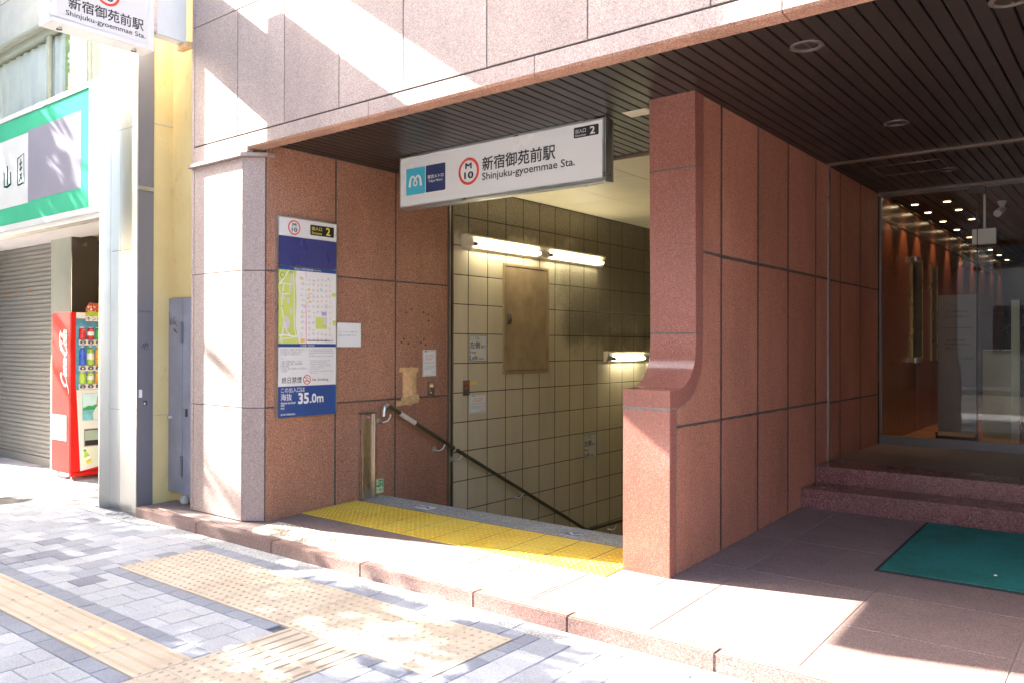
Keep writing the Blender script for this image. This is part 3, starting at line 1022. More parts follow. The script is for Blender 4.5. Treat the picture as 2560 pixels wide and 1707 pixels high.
# cardboard patch
t = thing('cardboard_patch', 'crumpled brown parcel tape patch stuck on the dark granite above the handrail', 'patch', (XL, 5.46, .93))
g = MB()
def strip(pts, mat='cardboard', n=.004):
    g.prism(F, pts, .0006, n, mat)
strip([(5.355, 1.235), (5.355, .985), (5.41, .98), (5.42, 1.24)], n=.003)
g.build('backing_sheet', t)
g = MB()
strip([(5.315, 1.285), (5.31, 1.243), (5.555, 1.238), (5.56, 1.283)], n=.006)
strip([(5.37, 1.243), (5.375, .98), (5.43, .98), (5.425, 1.243)], n=.0045)
strip([(5.41, 1.245), (5.42, .93), (5.475, .925), (5.465, 1.25)], n=.0075)
strip([(5.455, 1.29), (5.46, .975), (5.51, .975), (5.51, 1.285)], n=.0055)
strip([(5.505, 1.24), (5.505, .98), (5.535, .99), (5.535, 1.24)], n=.004)
strip([(5.27, .972), (5.27, .925), (5.56, .948), (5.575, .99)], n=.0068)
strip([(5.335, 1.0), (5.33, .955), (5.575, .985), (5.55, 1.03)], n=.0085)
strip([(5.41, .93), (5.455, 1.0), (5.47, 1.0), (5.46, .925)], n=.0098)
g.build('tape', t)

# ------------------------------------------------------------------ handrails
def bracket(y, z, parent):
    g = MB()
    px = XL+.09
    g.tube([(XL+.006, y+.0, z-.10), (XL+.045, y+.01, z-.112), (XL+.08, y+.035, z-.095), (px, y+.055, z-.06), (px, y+.058, z-.035)], .0085, 'stainless', 10)
    g.disc_stack(FX(XL), y, z-.10, [(.030, 0), (.030, .006), (.012, .014)], 'aluminium', 16)
    return g.build('bracket', parent, smooth=True)
t = thing('handrail', 'short olive handrail with a pale braille sleeve at the top of the stairs', 'handrail', (XL, 5.5, .1), 'handrails on the left stair wall')
px = XL+.09
sl = -.532
zr = lambda y: .948+sl*(y-5.09)
g = MB()
g.tube([(px, 5.082, .945), (px, 5.10, .943), (px, 5.975, zr(5.975))], .0195, 'grip_olive', 14)
g.build('grip', t, smooth=True)
g = MB()
g.tube([(px, 5.235, zr(5.235)), (px, 5.43, zr(5.43))], .0225, 'grip_sleeve', 14)
g.build('braille_sleeve', t, smooth=True)
g = MB()
g.tube([(px, 5.10, .943), (px, 5.07, .952), (px, 5.048, .938), (px, 5.038, .905), (px, 5.036, .855)], [.018, .019, .020, .020, .019], 'stainless', 14)
g.build('turned_end', t, smooth=True)
bracket(5.06, .905, t)
bracket(5.785, .575, t)
t = thing('handrail', 'long olive handrail sloping down the tiled wall and levelling at the landing', 'handrail', (XL, 7.2, -.5), 'handrails on the left stair wall')
zr2 = lambda y: .443+(-.76-.443)/(8.384-6.039)*(y-6.039)
g = MB()
g.tube([(px, 6.025, zr2(6.025)), (px, 8.36, zr2(8.36)), (px, 8.40, -.768), (px, 9.75, -.80), (px, 13.2, -2.5)], .0195, 'grip_olive', 14)
g.build('grip', t, smooth=True)
for yy in (6.04, 7.06):
    bracket(yy, zr2(yy)+.01, t)
bracket(9.03, -.775, t)

# guide post, exit board
t = thing('guide_post', 'tall stainless guide post standing against the granite by the yellow paving', 'post', (XL, 4.9, .12))
g = MB()
F = FX(XL)
g.obox(F, 4.815, 4.855, ZP(4.83), .885, .0, .060, 'post_steel')
g.obox(F, 4.858, 4.952, ZP(4.83), .885, .0, .038, 'post_steel')
g.obox(F, 4.955, 4.972, ZP(4.83), .885, .0, .060, 'post_steel')
g.build('post_body', t, bevel=.002)
g = MB(); g.obox(F, 4.872, 4.915, .845, .868, .038, .0395, 'map_pink'); g.build('tag_sticker', t)
g = MB(); g.obox(F, 4.812, 4.975, .885, .893, 0, .062, 'dark_metal'); g.build('cap', t)
t = thing('exit_board', 'small luminous green exit arrow board low on the granite beside the guide post', 'sign', (XL, 5.05, .16))
g = MB(); g.obox(F, 4.984, 5.112, .152, .278, .001, .006, 'glow_board'); g.build('panel', t)
g = MB()
for r_ in ((5.052, 5.062, .205, .270), (5.098, 5.106, .205, .270), (5.062, 5.098, .262, .270)):
    g.obox(F, *r_, .006, .0068, 'exit_green')
g.stroke(F, [(5.052, .218), (4.996, .218)], .012, .006, .0068, 'exit_green')
g.stroke(F, [(5.026, .252), (4.994, .218), (5.026, .184)], .012, .006, .0069, 'exit_green')
g.stroke(F, [(5.078, .248), (5.078, .231), (5.090, .212)], .009, .006, .0068, 'exit_green')
g.stroke(F, [(5.078, .232), (5.066, .212)], .007, .006, .0068, 'exit_green')
g.stroke(F, [(5.068, .234), (5.079, .242), (5.092, .234)], .005, .006, .0069, 'exit_green')
g.disc_stack(F, 5.080, .254, [(.006, .006), (.006, .0068)], 'exit_green', 10)
text_into(g, F, '非常口', (5.055, 5.105, .168, .192), .0068, 'exit_green', .01)
g.build('symbol', t)

# ------------------------------------------------------------------ hanging station sign
def emblem_m(mb, F, u0, u1, v0, v1, n, mat='sign_white'):
    """white looped M emblem"""
    w, h = u1-u0, v1-v0
    P = lambda a, b_: (u0+a*w, v0+b_*h)
    pts, ww = [], []
    raw = [(.06, .02, .20), (.09, .34, .20), (.13, .68, .17), (.21, .88, .14), (.32, .93, .13), (.43, .80, .12), (.53, .60, .11), (.62, .36, .11), (.60, .18, .10), (.50, .10, .10), (.40, .18, .10), (.38, .36, .11), (.47, .60, .11), (.57, .80, .12), (.68, .93, .13), (.79, .88, .14), (.87, .68, .17), (.91, .34, .20), (.94, .02, .20)]
    # smooth with Catmull-Rom
    for i in range(len(raw)-1):
        p0, p1, p2, p3 = raw[max(0, i-1)], raw[i], raw[i+1], raw[min(len(raw)-1, i+2)]
        for s_ in range(5):
            q = s_/5
            v_ = [.5*((2*p1[k])+(-p0[k]+p2[k])*q+(2*p0[k]-5*p1[k]+4*p2[k]-p3[k])*q*q+(-p0[k]+3*p1[k]-3*p2[k]+p3[k])*q**3) for k in range(3)]
            pts.append(P(v_[0], v_[1])); ww.append(v_[2]*w*.8)
    pts.append(P(*raw[-1][:2])); ww.append(raw[-1][2]*w*.8)
    mb.stroke(F, pts, ww, n, n, mat)

t = thing('station_sign', 'long white station name sign hung under the soffit above the stairs', 'sign', (-4.0, 4.85, 2.65))
YS = 4.85
_k = YS/4.65
F = Frame((0, YS, 1.5*(1-_k)), (_k, 0, 0), (0, 0, _k))
g = MB()
g.obox(F, -4.842, -2.880, 2.605, 3.024, -.05, -.002, 'aluminium')
for k in range(3):
    g.obox(F, -4.838, -2.872-.004*(k % 2), 2.602, 3.026, -.05-.016*(k+1), -.052-.016*k, 'aluminium')
g.obox(F, -2.880, -2.870, 2.596, 3.03, -.048, -.0, 'aluminium')
for v0, v1 in ((2.605, 2.618), (3.012, 3.024)):
    g.obox(F, -4.842, -2.882, v0, v1, -.002, .006, 'aluminium')
g.obox(F, -4.842, -4.830, 2.618, 3.012, -.002, .006, 'aluminium')
g.obox(F, -2.894, -2.882, 2.618, 3.012, -.002, .006, 'aluminium')
g.build('casing', t, bevel=.0015)
g = MB(); g.obox(F, -4.830, -2.894, 2.618, 3.012, -.002, .002, 'sign_white'); g.build('face_panel', t)
g = MB(); g.rrect(F, -4.764, -4.550, 2.706, 2.920, .002, .0032, 'cyan', .008)
em = g.build('emblem_panel', t)
g = MB(); emblem_m(g, F, -4.732, -4.582, 2.768, 2.858, .0044); g.build('emblem', em)
g = MB(); g.rrect(F, -4.542, -4.331, 2.707, 2.921, .002, .0032, 'navy', .008)
np_ = g.build('name_panel', t)
g = MB()
text_into(g, F, '東京メトロ', (-4.522, -4.350, 2.812, 2.843), .0044, 'sign_white', .02)
g.build('lettering', np_)
g = MB()
text_into(g, F, 'Tokyo Metro', (-4.512, -4.360, 2.778, 2.803), .0044, 'sign_white', .02)
g.build('lettering', np_)
g = MB(); g.ring(F, -4.088, 2.818, .1035, .1035, .0205, .0205, .002, .0036, 'red'); rg = g.build('line_ring', t)
g = MB()
text_into(g, F, 'M', (-4.121, -4.057, 2.837, 2.882), .0044, 'ink', .035)
g.build('lettering', rg)
g = MB()
text_into(g, F, '10', (-4.132, -4.040, 2.762, 2.815), .0044, 'ink', .035)
g.build('lettering', rg)
g = MB()
text_into(g, F, '新宿御苑前駅', (-3.952, -3.281, 2.800, 2.906), .0036, 'ink', .022)
g.build('lettering', t)
g = MB()
text_into(g, F, 'Shinjuku-gyoemmae Sta.', (-3.953, -3.116, 2.716, 2.788), .0036, 'ink', .014)
g.build('lettering', t)
g = MB(); g.rrect(F, -3.125, -2.925, 2.918, 2.990, .002, .0032, 'black', .006); ep = g.build('entrance_plate', t)
g = MB()
text_into(g, F, '出入口', (-3.111, -3.027, 2.948, 2.977), .0044, 'sign_white', .02)
g.build('lettering', ep)
g = MB()
text_into(g, F, 'Entrance', (-3.111, -3.026, 2.926, 2.940), .0044, 'sign_white', .025)
g.build('lettering', ep)
g = MB()
text_into(g, F, '2', (-2.994, -2.953, 2.928, 2.980), .0044, 'sign_white', .035)
g.build('lettering', ep)
g = MB()
g.box(-4.94, -3.10, YS+.01, YS+.11, 3.088, 3.10, 'aluminium')
g.box(-4.99, -3.05, YS+.02, YS+.09, 3.070, 3.0995, 'dark_metal')
g.build('hanger', t)
g = MB()
for (x0, x1, y0, y1) in ((-2.87, -2.68, 4.86, 4.99),):
    g.box(x0, x1, y0, y1, 3.096, 3.10, 'lamp_housing')
tag(g.build('soffit_patch'), 'pale patch on the brown soffit at the right end of the station sign', 'patch')

# ------------------------------------------------------------------ area map board
t = thing('area_map_board', 'tall station information board with an area map on the left granite wall', 'sign', (XL, 4.24, .9))
XB2 = -5.5
F = FX(XB2)
g = MB()
g.obox(F, 3.941, 4.540, .909, 2.530, -.028, -.004, 'aluminium')
for r_ in ((3.932, 3.946, .905, 2.532), (4.532, 4.543, .905, 2.532), (3.946, 4.532, 2.523, 2.532), (3.946, 4.532, .905, .912)):
    g.obox(F, *r_, -.03, .006, 'aluminium')
g.build('frame', t)
g = MB(); g.obox(F, 3.946, 4.532, 2.376, 2.523, -.004, .002, 'sign_white'); hp = g.build('header_panel', t)
g = MB()
g.ring(F, 4.098, 2.449, .060, .060, .011, .011, .002, .0036, 'red')
text_into(g, F, 'M', (4.079, 4.117, 2.458, 2.486), .0044, 'ink', .035)
text_into(g, F, '10', (4.072, 4.126, 2.415, 2.447), .0044, 'ink', .035)
g.build('line_ring', hp)
g = MB(); g.rrect(F, 4.259, 4.506, 2.407, 2.493, .002, .0034, 'black', .006)
text_into(g, F, '出入口', (4.275, 4.378, 2.448, 2.479), .0044, 'yellow_print', .02)
text_into(g, F, 'Entrance', (4.275, 4.378, 2.417, 2.436), .0044, 'yellow_print', .025)
text_into(g, F, '2', (4.420, 4.466, 2.418, 2.484), .0044, 'yellow_print', .035)
g.build('entrance_plate', hp)
g = MB(); g.obox(F, 3.950, 4.530, 2.136, 2.372, -.004, .004, 'panel_blue'); g.build('blank_panel', t, bevel=.001)
g = MB(); g.obox(F, 3.946, 4.532, 2.101, 2.130, -.004, .002, 'sign_blue')
text_into(g, F, '駅出入口周辺案内図', (4.102, 4.287, 2.106, 2.124), .0034, 'sign_white', .015)
text_into(g, F, 'Area Map', (4.298, 4.371, 2.107, 2.120), .0034, 'sign_white', .02)
g.build('map_title', t)
# the map itself
g = MB()
U0, U1, V0, V1 = 3.946, 4.532, 1.505, 2.100
g.obox(F, U0, U1, V0, V1, -.004, .001, 'map_ground')
park = [(3.946, 1.505), (4.150, 1.505), (4.135, 1.568), (4.118, 1.64), (4.116, 1.72), (4.124, 1.83), (4.120, 1.95), (4.112, 2.03), (4.125, 2.100), (3.946, 2.100)]
g.face([F(u, v_, .002) for u, v_ in park], 'map_green')
for u0, u1, v0, v1 in ((4.319, 4.437, 1.628, 1.726), (4.50, 4.532, 1.66, 1.70), (4.49, 4.53, 1.905, 1.935)):
    g.face([F(u0, v0, .0026), F(u1, v0, .0026), F(u1, v1, .0026), F(u0, v1, .0026)], 'map_green')
rr = random.Random(3)
ycols = [4.155, 4.205, 4.232, 4.275, 4.318, 4.362, 4.405, 4.45, 4.49]
v = 1.545
rows = [1.512, 1.560, 1.605, 1.65, 1.70, 1.745, 1.79, 1.835, 1.88, 1.925, 1.97, 2.015, 2.055]
for i in range(len(ycols)-1):
    for j in range(len(rows)-1):
        if 4.30 < (ycols[i]+ycols[i+1])/2 < 4.44 and 1.61 < (rows[j]+rows[j+1])/2 < 1.735:
            continue
        u0, u1 = ycols[i]+.006, ycols[i+1]-.006
        v0, v1 = rows[j]+.006, rows[j+1]-.006
        for _ in range(2):
            a = rr.uniform(u0, u0+(u1-u0)*.4); b_ = rr.uniform(a+.008, u1) if u1-a > .01 else u1
            c_ = rr.uniform(v0, v0+(v1-v0)*.5); d_ = rr.uniform(c_+.008, v1)
            nn = .0012+.0003*_
            g.face([F(a, c_, nn), F(b_, c_, nn), F(b_, d_, nn), F(a, d_, nn)], 'map_block')
pth = [([(3.95, 1.975), (3.99, 2.02), (4.03, 2.07), (4.045, 2.10)], .012), ([(3.96, 1.52), (3.99, 1.60), (4.0, 1.70), (3.975, 1.80), (3.985, 1.90), (4.0, 1.99)], .010), ([(3.95, 1.57), (4.02, 1.575), (4.09, 1.562), (4.14, 1.568)], .013), ([(4.0, 1.68), (4.03, 1.60), (4.06, 1.573)], .009), ([(4.09, 2.10), (4.095, 2.02), (4.10, 1.9), (4.098, 1.75), (4.105, 1.62), (4.12, 1.57)], .007), ([(3.95, 1.93), (3.985, 1.90), (4.02, 1.905), (4.06, 1.91)], .008), ([(3.96, 1.99), (4.02, 1.99), (4.075, 1.98)], .008), ([(3.98, 1.51), (3.985, 1.545), (4.07, 1.55), (4.13, 1.56)], .008)]
for p_, w in pth:
    g.stroke(F, p_, w, .002, .003, 'map_ground')
for u, v_, ru, rv in ((4.025, 1.671, .036, .052),):
    g.prism(F, [(u+ru*math.cos(a_*.3142), v_+rv*math.sin(a_*.3142)) for a_ in range(20)], .0022, .0034, 'map_block')
for u0, u1, v0, v1 in ((4.06, 4.085, 1.98, 2.06), (4.05, 4.07, 1.92, 1.97), (4.062, 4.082, 1.74, 1.80), (4.03, 4.055, 1.83, 1.875), (3.985, 4.01, 1.86, 1.89)):
    g.face([F(u0, v0, .0034), F(u1, v0, .0034), F(u1, v1, .0034), F(u0, v1, .0034)], 'map_block')
g.face([F(4.381, 1.738, .0032), F(4.431, 1.738, .0032), F(4.431, 1.768, .0032), F(4.381, 1.772, .0032)], 'map_purple')
g.face([F(4.402, 1.655, .0032), F(4.437, 1.655, .0032), F(4.437, 1.725, .0032), F(4.390, 1.725, .0032)], 'map_block')
for u0, u1, v0, v1 in ((4.44, 4.455, 2.04, 2.06), (4.365, 4.38, 1.945, 1.97), (3.952, 3.975, 1.528, 1.536)):
    g.face([F(u0, v0, .0032), F(u1, v0, .0032), F(u1, v1, .0032), F(u0, v1, .0032)], 'map_teal')
for u0, u1, v0, v1 in ((4.152, 4.177, 2.036, 2.052), (4.236, 4.258, 1.944, 1.960), (4.225, 4.255, 1.872, 1.886), (4.250, 4.272, 1.842, 1.858), (4.165, 4.205, 1.515, 1.545)):
    g.face([F(u0, v0, .0036), F(u1, v0, .0036), F(u1, v1, .0036), F(u0, v1, .0036)], 'map_orange')
g.stroke(F, [(4.216, 2.100), (4.216, 2.045)], .004, .003, .0038, 'map_pink')
g.stroke(F, [(4.219, 1.80), (4.220, 1.506)], .005, .003, .0038, 'map_pink')
g.stroke(F, [(4.212, 1.818), (4.225, 1.834), (4.236, 1.838), (4.240, 1.85)], .003, .003, .0038, 'map_pink')
g.ring(F, 4.205, 1.809, .011, .011, .004, .004, .003, .0042, 'map_pink', 20)
g.obox(F, 4.233, 4.468, 1.5275, 1.5335, .001, .0036, 'ink')
g.ring(F, 3.985, 2.055, .021, .024, .003, .003, .003, .0040, 'ink', 20)
text_into(g, F, '新宿区', (4.045, 4.105, 2.075, 2.092), .004, 'ink_grey')
for u, v_, s_ in ((4.24, 1.913, '新宿御苑前'), (4.262, 1.885, 'Shinjuku-gyoemmae'), (3.965, 1.912, '新宿御苑'), (4.40, 1.825, '新宿一丁目'), (4.155, 1.56, '千駄ヶ谷'), (4.39, 1.65, '花園公園'), (4.28, 2.02, '花園通り'), (4.36, 2.0, '二丁目'), (3.96, 1.80, '日本庭園'), (4.17, 1.75, '新宿通り')):
    text_into(g, F, s_, (u, u+.009*len(s_) if ord(s_[0]) > 200 else u+.08, v_, v_+.009), .0042, 'ink_grey')
text_into(g, F, '200m', (4.475, 4.505, 1.522, 1.537), .0036, 'ink_grey')
g.build('map_panel', t)
g = MB(); g.obox(F, 3.946, 4.532, 1.478, 1.504, -.004, .002, 'sign_blue')
text_into(g, F, 'ご注意', (4.161, 4.222, 1.481, 1.499), .0034, 'sign_white', .02)
text_into(g, F, 'WARNING', (4.233, 4.305, 1.484, 1.496), .0034, 'sign_white', .03)
g.build('warning_title', t)
g = MB(); g.obox(F, 3.946, 4.532, 1.161, 1.477, -.004, .001, 'sign_white'); wp = g.build('warning_panel', t)
g = MB()
text_into(g, F, '許可を受けず、駅構内（地下道を含む）で\n次の行為をすることを禁止します。\nこれに違反すると処罰されます。', (3.966, 4.229, 1.412, 1.464), .0024, 'ink_grey')
g.build('lettering', wp)
g = MB()
text_into(g, F, '記', (3.978, 3.992, 1.380, 1.393), .0024, 'ink_grey')
g.build('lettering', wp)
g = MB()
text_into(g, F, '1. 商品、印刷物の配布、ビラはり\n2. 演奏、勧誘、募金、署名運動等\n3. 物品の販売\n4. その他、他人に迷惑をおよぼす恐れの\n   ある行為', (3.966, 4.226, 1.276, 1.369), .0024, 'ink_grey')
g.build('lettering', wp)
g = MB()
text_into(g, F, 'The following acts are prohibited by law\nin the stations (including the underground\npassages) unless one is given the permission\nto do so.\nAny violation of this law is to be punished.', (4.250, 4.516, 1.394, 1.463), .0024, 'ink_grey')
g.build('lettering', wp)
g = MB()
text_into(g, F, '1. Distribution of goods and printed\n   materials and posting of bills\n2. Musical performance, canvassing,\n   collection of contributions, signature\n   collecting campaign, etc.\n3. Sales of goods\n4. Any other acts that might inconvenience\n   other persons', (4.250, 4.509, 1.256, 1.371), .0024, 'ink_grey')
g.build('lettering', wp)
g = MB()
text_into(g, F, '終日禁煙', (3.982, 4.178, 1.184, 1.236), .0024, 'ink', .004)
g.build('lettering', wp)
g = MB()
text_into(g, F, 'No Smoking', (4.287, 4.451, 1.190, 1.219), .0024, 'ink', .004)
g.build('lettering', wp)
g = MB()
g.ring(F, 4.232, 1.209, .0395, .0395, .007, .007, .001, .0030, 'red')
g.stroke(F, [(4.206, 1.233), (4.259, 1.183)], .006, .001, .0036, 'red')
g.obox(F, 4.207, 4.245, 1.196, 1.202, .001, .0028, 'ink')
g.stroke(F, [(4.247, 1.199), (4.258, 1.199)], .006, .001, .0028, 'ink_grey')
g.stroke(F, [(4.222, 1.226), (4.235, 1.230), (4.240, 1.221), (4.252, 1.222), (4.254, 1.208)], .003, .001, .0028, 'ink')
g.build('no_smoking_symbol', wp)
g = MB(); g.obox(F, 3.946, 4.532, .912, 1.160, -.004, .002, 'sign_blue'); bp = g.build('height_panel', t)
g = MB()
text_into(g, F, 'この出入口は', (3.975, 4.208, 1.110, 1.150), .0034, 'sign_white', .012)
g.build('lettering', bp)
g = MB()
text_into(g, F, '海抜', (3.972, 4.080, 1.046, 1.102), .0034, 'sign_white', .014)
g.build('lettering', bp)
g = MB()
text_into(g, F, '35', (4.142, 4.250, 1.012, 1.103), .0034, 'sign_white', .05)
g.build('lettering', bp)
g = MB()
text_into(g, F, '.0m', (4.260, 4.401, 1.015, 1.092), .0034, 'sign_white', .035)
g.build('lettering', bp)
g = MB()
text_into(g, F, 'Above sea level', (3.972, 4.115, 1.018, 1.036), .0034, 'sign_white', .03)
g.build('lettering', bp)
g = MB()
text_into(g, F, '海拔', (3.972, 4.011, .999, 1.016), .0034, 'sign_white', .015)
g.build('lettering', bp)
g = MB()
text_into(g, F, '해발', (3.972, 4.009, .975, .992), .0034, 'sign_white', .015)
g.build('lettering', bp)
g = MB()
text_into(g, F, '東京地下鉄株式会社', (3.972, 4.115, .926, .942), .0034, 'sign_white', .02)
g.build('lettering', bp)
# paper taped beside the board
t = thing('paper_notice', 'plain white paper notice fixed to the granite at the right of the map board', 'notice', (XL, 4.7, 1.48))
g = MB(); g.obox(F, 4.546, 4.823, 1.478, 1.686, -.012, -.009, 'paper'); g.build('sheet', t)
g = MB()
text_into(g, F, 'エレベーターをご利用の方は', (4.568, 4.780, 1.600, 1.615), -.008, 'ink_grey')
g.build('lettering', t)
g = MB()
text_into(g, F, '１番出入口へお回り下さい。', (4.568, 4.772, 1.570, 1.585), -.008, 'ink_grey')
g.build('lettering', t)

# ------------------------------------------------------------------ tactile paving
def dome(mb, F, u, v, r, h, mat, n=10):
    mb.disc_stack(F, u, v, [(r, 0), (r*.82, h*.7), (r*.45, h)], mat, n)
def dot_tile(mb, F, u0, u1, v0, v1, n0, top, mat, dmat, cnt, r=.0125, h=.005):
    gq = .0015 if n0 < 0 else .005
    mb.chamfer_slab(F, u0+gq, u1-gq, v0+gq, v1-gq, n0, top, mat, .0015)
    du, dv = (u1-u0)/cnt, (v1-v0)/cnt
    for i in range(cnt):
        for j in range(cnt):
            Fo = Frame(F(0, 0, top), F.U, F.V)
            dome(mb, Fo, u0+(i+.5)*du, v0+(j+.5)*dv, r, h, dmat)
def bar_tile(mb, F, u0, u1, v0, v1, n0, top, mat, bmat, cnt, along, w=.022, h=.005):
    gq = .0015 if n0 < 0 else .0035
    mb.chamfer_slab(F, u0+gq, u1-gq, v0+gq, v1-gq, n0, top, mat, .0015)
    for i in range(cnt):
        if along == 'u':
            c_ = v0+(i+.5)*(v1-v0)/cnt
            mb.chamfer_slab(F, u0+.018, u1-.018, c_-w/2, c_+w/2, top, top+h, bmat, .004)
        else:
            c_ = u0+(i+.5)*(u1-u0)/cnt
            mb.chamfer_slab(F, c_-w/2, c_+w/2, v0+.018, v1-.018, top, top+h, bmat, .004)

yv0, yv1 = 4.190-3.515, 4.795-3.515
g = MB()
g.obox(S, -5.523, -2.582, yv0+.002, yv1-.002, .0004, .0014, 'sealant')
edges = [-5.525, -5.27, -4.966, -4.662, -4.36, -4.060, -3.757, -3.454, -3.150, -2.853, -2.58]
for i in range(10):
    u0, u1 = edges[i], edges[i+1]
    for j in range(2):
        dot_tile(g, S, u0, u1, yv0+j*.3025, yv0+(j+1)*.3025, .001, .004, 'tactile_yellow', 'tactile_yellow_dome', 6, .0100, .005)
tag(g.build('tactile_strip', smooth=True), 'bright yellow dotted tactile strip along the head of the stairs', 'tactile paving', 'tactile paving')
g = MB()
for i in range(10):
    u0 = -5.42+i*.3
    if u0+.3 > -2.5:
        break
    dot_tile(g, S, u0, u0+.3, .095, .395, .001, .004, 'tactile_beige', 'tactile_beige', 6, .0115, .005)
bar_tile(g, S, -3.425, -3.125, .395, .675, .001, .004, 'tactile_beige', 'tactile_beige_bar', 4, 'v', .020, .005)
tag(g.build('tactile_strip', smooth=True), 'beige dotted tactile strip on the raised entrance paving by its kerb', 'tactile paving', 'tactile paving')
P0 = FZ(0)
g = MB()
for i in range(10):
    for j in range(2):
        dot_tile(g, P0, -5.462+i*.2905, -5.462+(i+1)*.2905, 2.657+j*.302, 2.657+(j+1)*.302, -.02, .003+R.uniform(-.0008, .0008), 'tactile_beige', 'tactile_beige', 5, .012, .005)
tag(g.build('tactile_strip', smooth=True), 'wide beige dotted tactile pad on the pavement in front of the kerb', 'tactile paving', 'tactile paving')
g = MB()
x = -3.587
while x > -20:
    bar_tile(g, P0, x-.405, x, 1.817, 2.107, -.02, .003, 'tactile_beige', 'tactile_beige_bar', 4, 'u', .020, .005)
    x -= .405
for i in range(2):
    bar_tile(g, P0, -3.584+i*.291, -3.584+(i+1)*.291, 2.375, 2.652, -.02, .003, 'tactile_beige', 'tactile_beige_bar', 4, 'v', .018, .005)
    bar_tile(g, P0, -3.584+i*.291, -3.584+(i+1)*.291, 2.243, 2.375, -.02, .003, 'tactile_beige', 'tactile_beige_bar', 4, 'v', .018, .005)
    for j in range(3):
        dot_tile(g, P0, -3.584+i*.291, -3.584+(i+1)*.291, 1.952-j*.29, 2.242-j*.29, -.02, .003, 'tactile_beige', 'tactile_beige', 5, .012, .005)
tag(g.build('tactile_path', smooth=True), 'beige ribbed guide path running along the pavement at the lower left', 'tactile paving', 'tactile paving')
# faded yellow warning stickers on the guide path
for k, (u0, v0) in enumerate(((-4.365, 1.875), (-4.36, 1.945), (-4.355, 2.015))):
    g = MB()
    g.obox(P0, u0, u0+.27, v0-.020, v0+.020, .0034, .0046, 'yellow_faded')
    text_into(g, P0, 'ここに物を置かないで', (u0+.03, u0+.24, v0-.010, v0+.012), .0052, 'faded_ink')
    tag(g.build('path_sticker'), ['faded yellow sticker between the ribs of the guide path, nearest the viewer', 'faded yellow sticker between the ribs of the guide path, middle of three', 'faded yellow sticker between the ribs of the guide path, nearest the granite'][k], 'sticker', 'stickers on the guide path')

# arrow stickers on the grey stair edging
def arrow_sticker(c, mat, amat, pts, label):
    (x0, y0), (x1, y1) = c
    g = MB()
    sk = .04
    q = [(x0, y0), (x1, y0), (x1+.006, y1), (x0-.002, y1)]
    g.prism(S, [(u, v-3.515) for u, v in q], .0012, .0028, 'sign_white')
    e = .004
    q = [(x0+e, y0+e), (x1-e, y0+e), (x1+.006-e, y1-e), (x0-.002+e, y1-e)]
    g.prism(S, [(u, v-3.515) for u, v in q], .0028, .0036, mat)
    w, h = x1-x0, y1-y0
    g.stroke(S, [(x0+a*w, y0+b_*h-3.515) for a, b_ in pts], .024, .0036, .0044, amat)
    tag(g.build('arrow_sticker'), label, 'sticker', 'arrow stickers on the stair edging')
arrow_sticker(((-3.378, 4.86), (-3.232, 4.972)), 'sign_blue', 'sign_white', [(.20, .74), (.62, .25), (.93, .76)], 'blue floor sticker with a white arrow near the red granite post')
arrow_sticker(((-4.896, 4.878), (-4.735, 4.985)), 'sign_white', 'navy', [(.12, .3), (.5, .72), (.86, .3)], 'white floor sticker with a dark arrow at the far end of the stair edging')

# door mat
t = thing('door_mat', 'green door mat with a black rubber border before the lobby steps', 'mat', (-.4, 6, .15))
S2 = Frame((0, 3.515, .085), (1, 0, 0), (0, 1, .03))
g = MB()
y0, y1 = 5.235-3.515, 6.685-3.515
g.chamfer_slab(S2, -1.325, .62, y0, y1, .001, .008, 'rubber', .004)
g.build('rubber_border', t)
g = MB()
g.chamfer_slab(S2, -1.302, .597, y0+.022, y1-.022, .006, .013, 'mat_green', .004)
g.build('pile', t)
g = MB()
g.disc_stack(Frame(S2(0, 0, .013), S2.U, S2.V), -.72, 5.50-3.515, [(.010, 0), (.008, .003)], 'paper', 9)
tag(g.build('litter_scrap'), 'tiny white scrap of litter lying on the green door mat', 'litter')

# recessed lights in the soffit
FD = Frame((0, 0, 3.10), (0, 1, 0), (1, 0, 0))       # facing down: u = y, v = x
dl = [(-1.447, 4.375, 'round recessed ceiling light nearest above the curved wall edge'), (-.515, 4.363, 'round recessed ceiling light cut by the top right corner of the photo'), (-1.441, 6.285, 'round recessed ceiling light in front of the metal ceiling strip'), (-1.444, 8.233, 'dark recessed ceiling light between the ceiling strip and the glass')]
first = None
for x, y, lab in dl:
    if first is None:
        t = thing('recessed_light', lab, 'ceiling light', (x, y, 3.1), 'recessed lights in the dark soffit')
        g = MB()
        V = []
        prof = [(.088, 0), (.086, .007), (.070, .009), (.062, .004), (.058, -.02)]
        g.disc_stack(FD, y, x, prof, 'downlight_ring', 32)
        g.build('trim_ring', t, smooth=True)
        g = MB()
        g.disc_stack(FD, y, x, [(.056, -.004), (.040, -.002)], 'dark_metal', 24)
        g.build('lens', t)
        first = t
    else:
        c_ = copy_tree(first)
        c_.location = (x, y, 3.1)
        c_['label'] = lab
g = MB()
FD2 = Frame((0, 0, 3.0995), (0, 1, 0), (1, 0, 0))
for u0, u1, v0, v1 in ((7.72, 7.73, -2.0, -1.42), (8.18, 8.19, -2.0, -1.42), (7.73, 8.18, -2.0, -1.99), (7.73, 8.18, -1.43, -1.42)):
    g.obox(FD2, u0, u1, v0, v1, -.002, .004, 'bronze_trim')
g.build('access_hatch', bld)

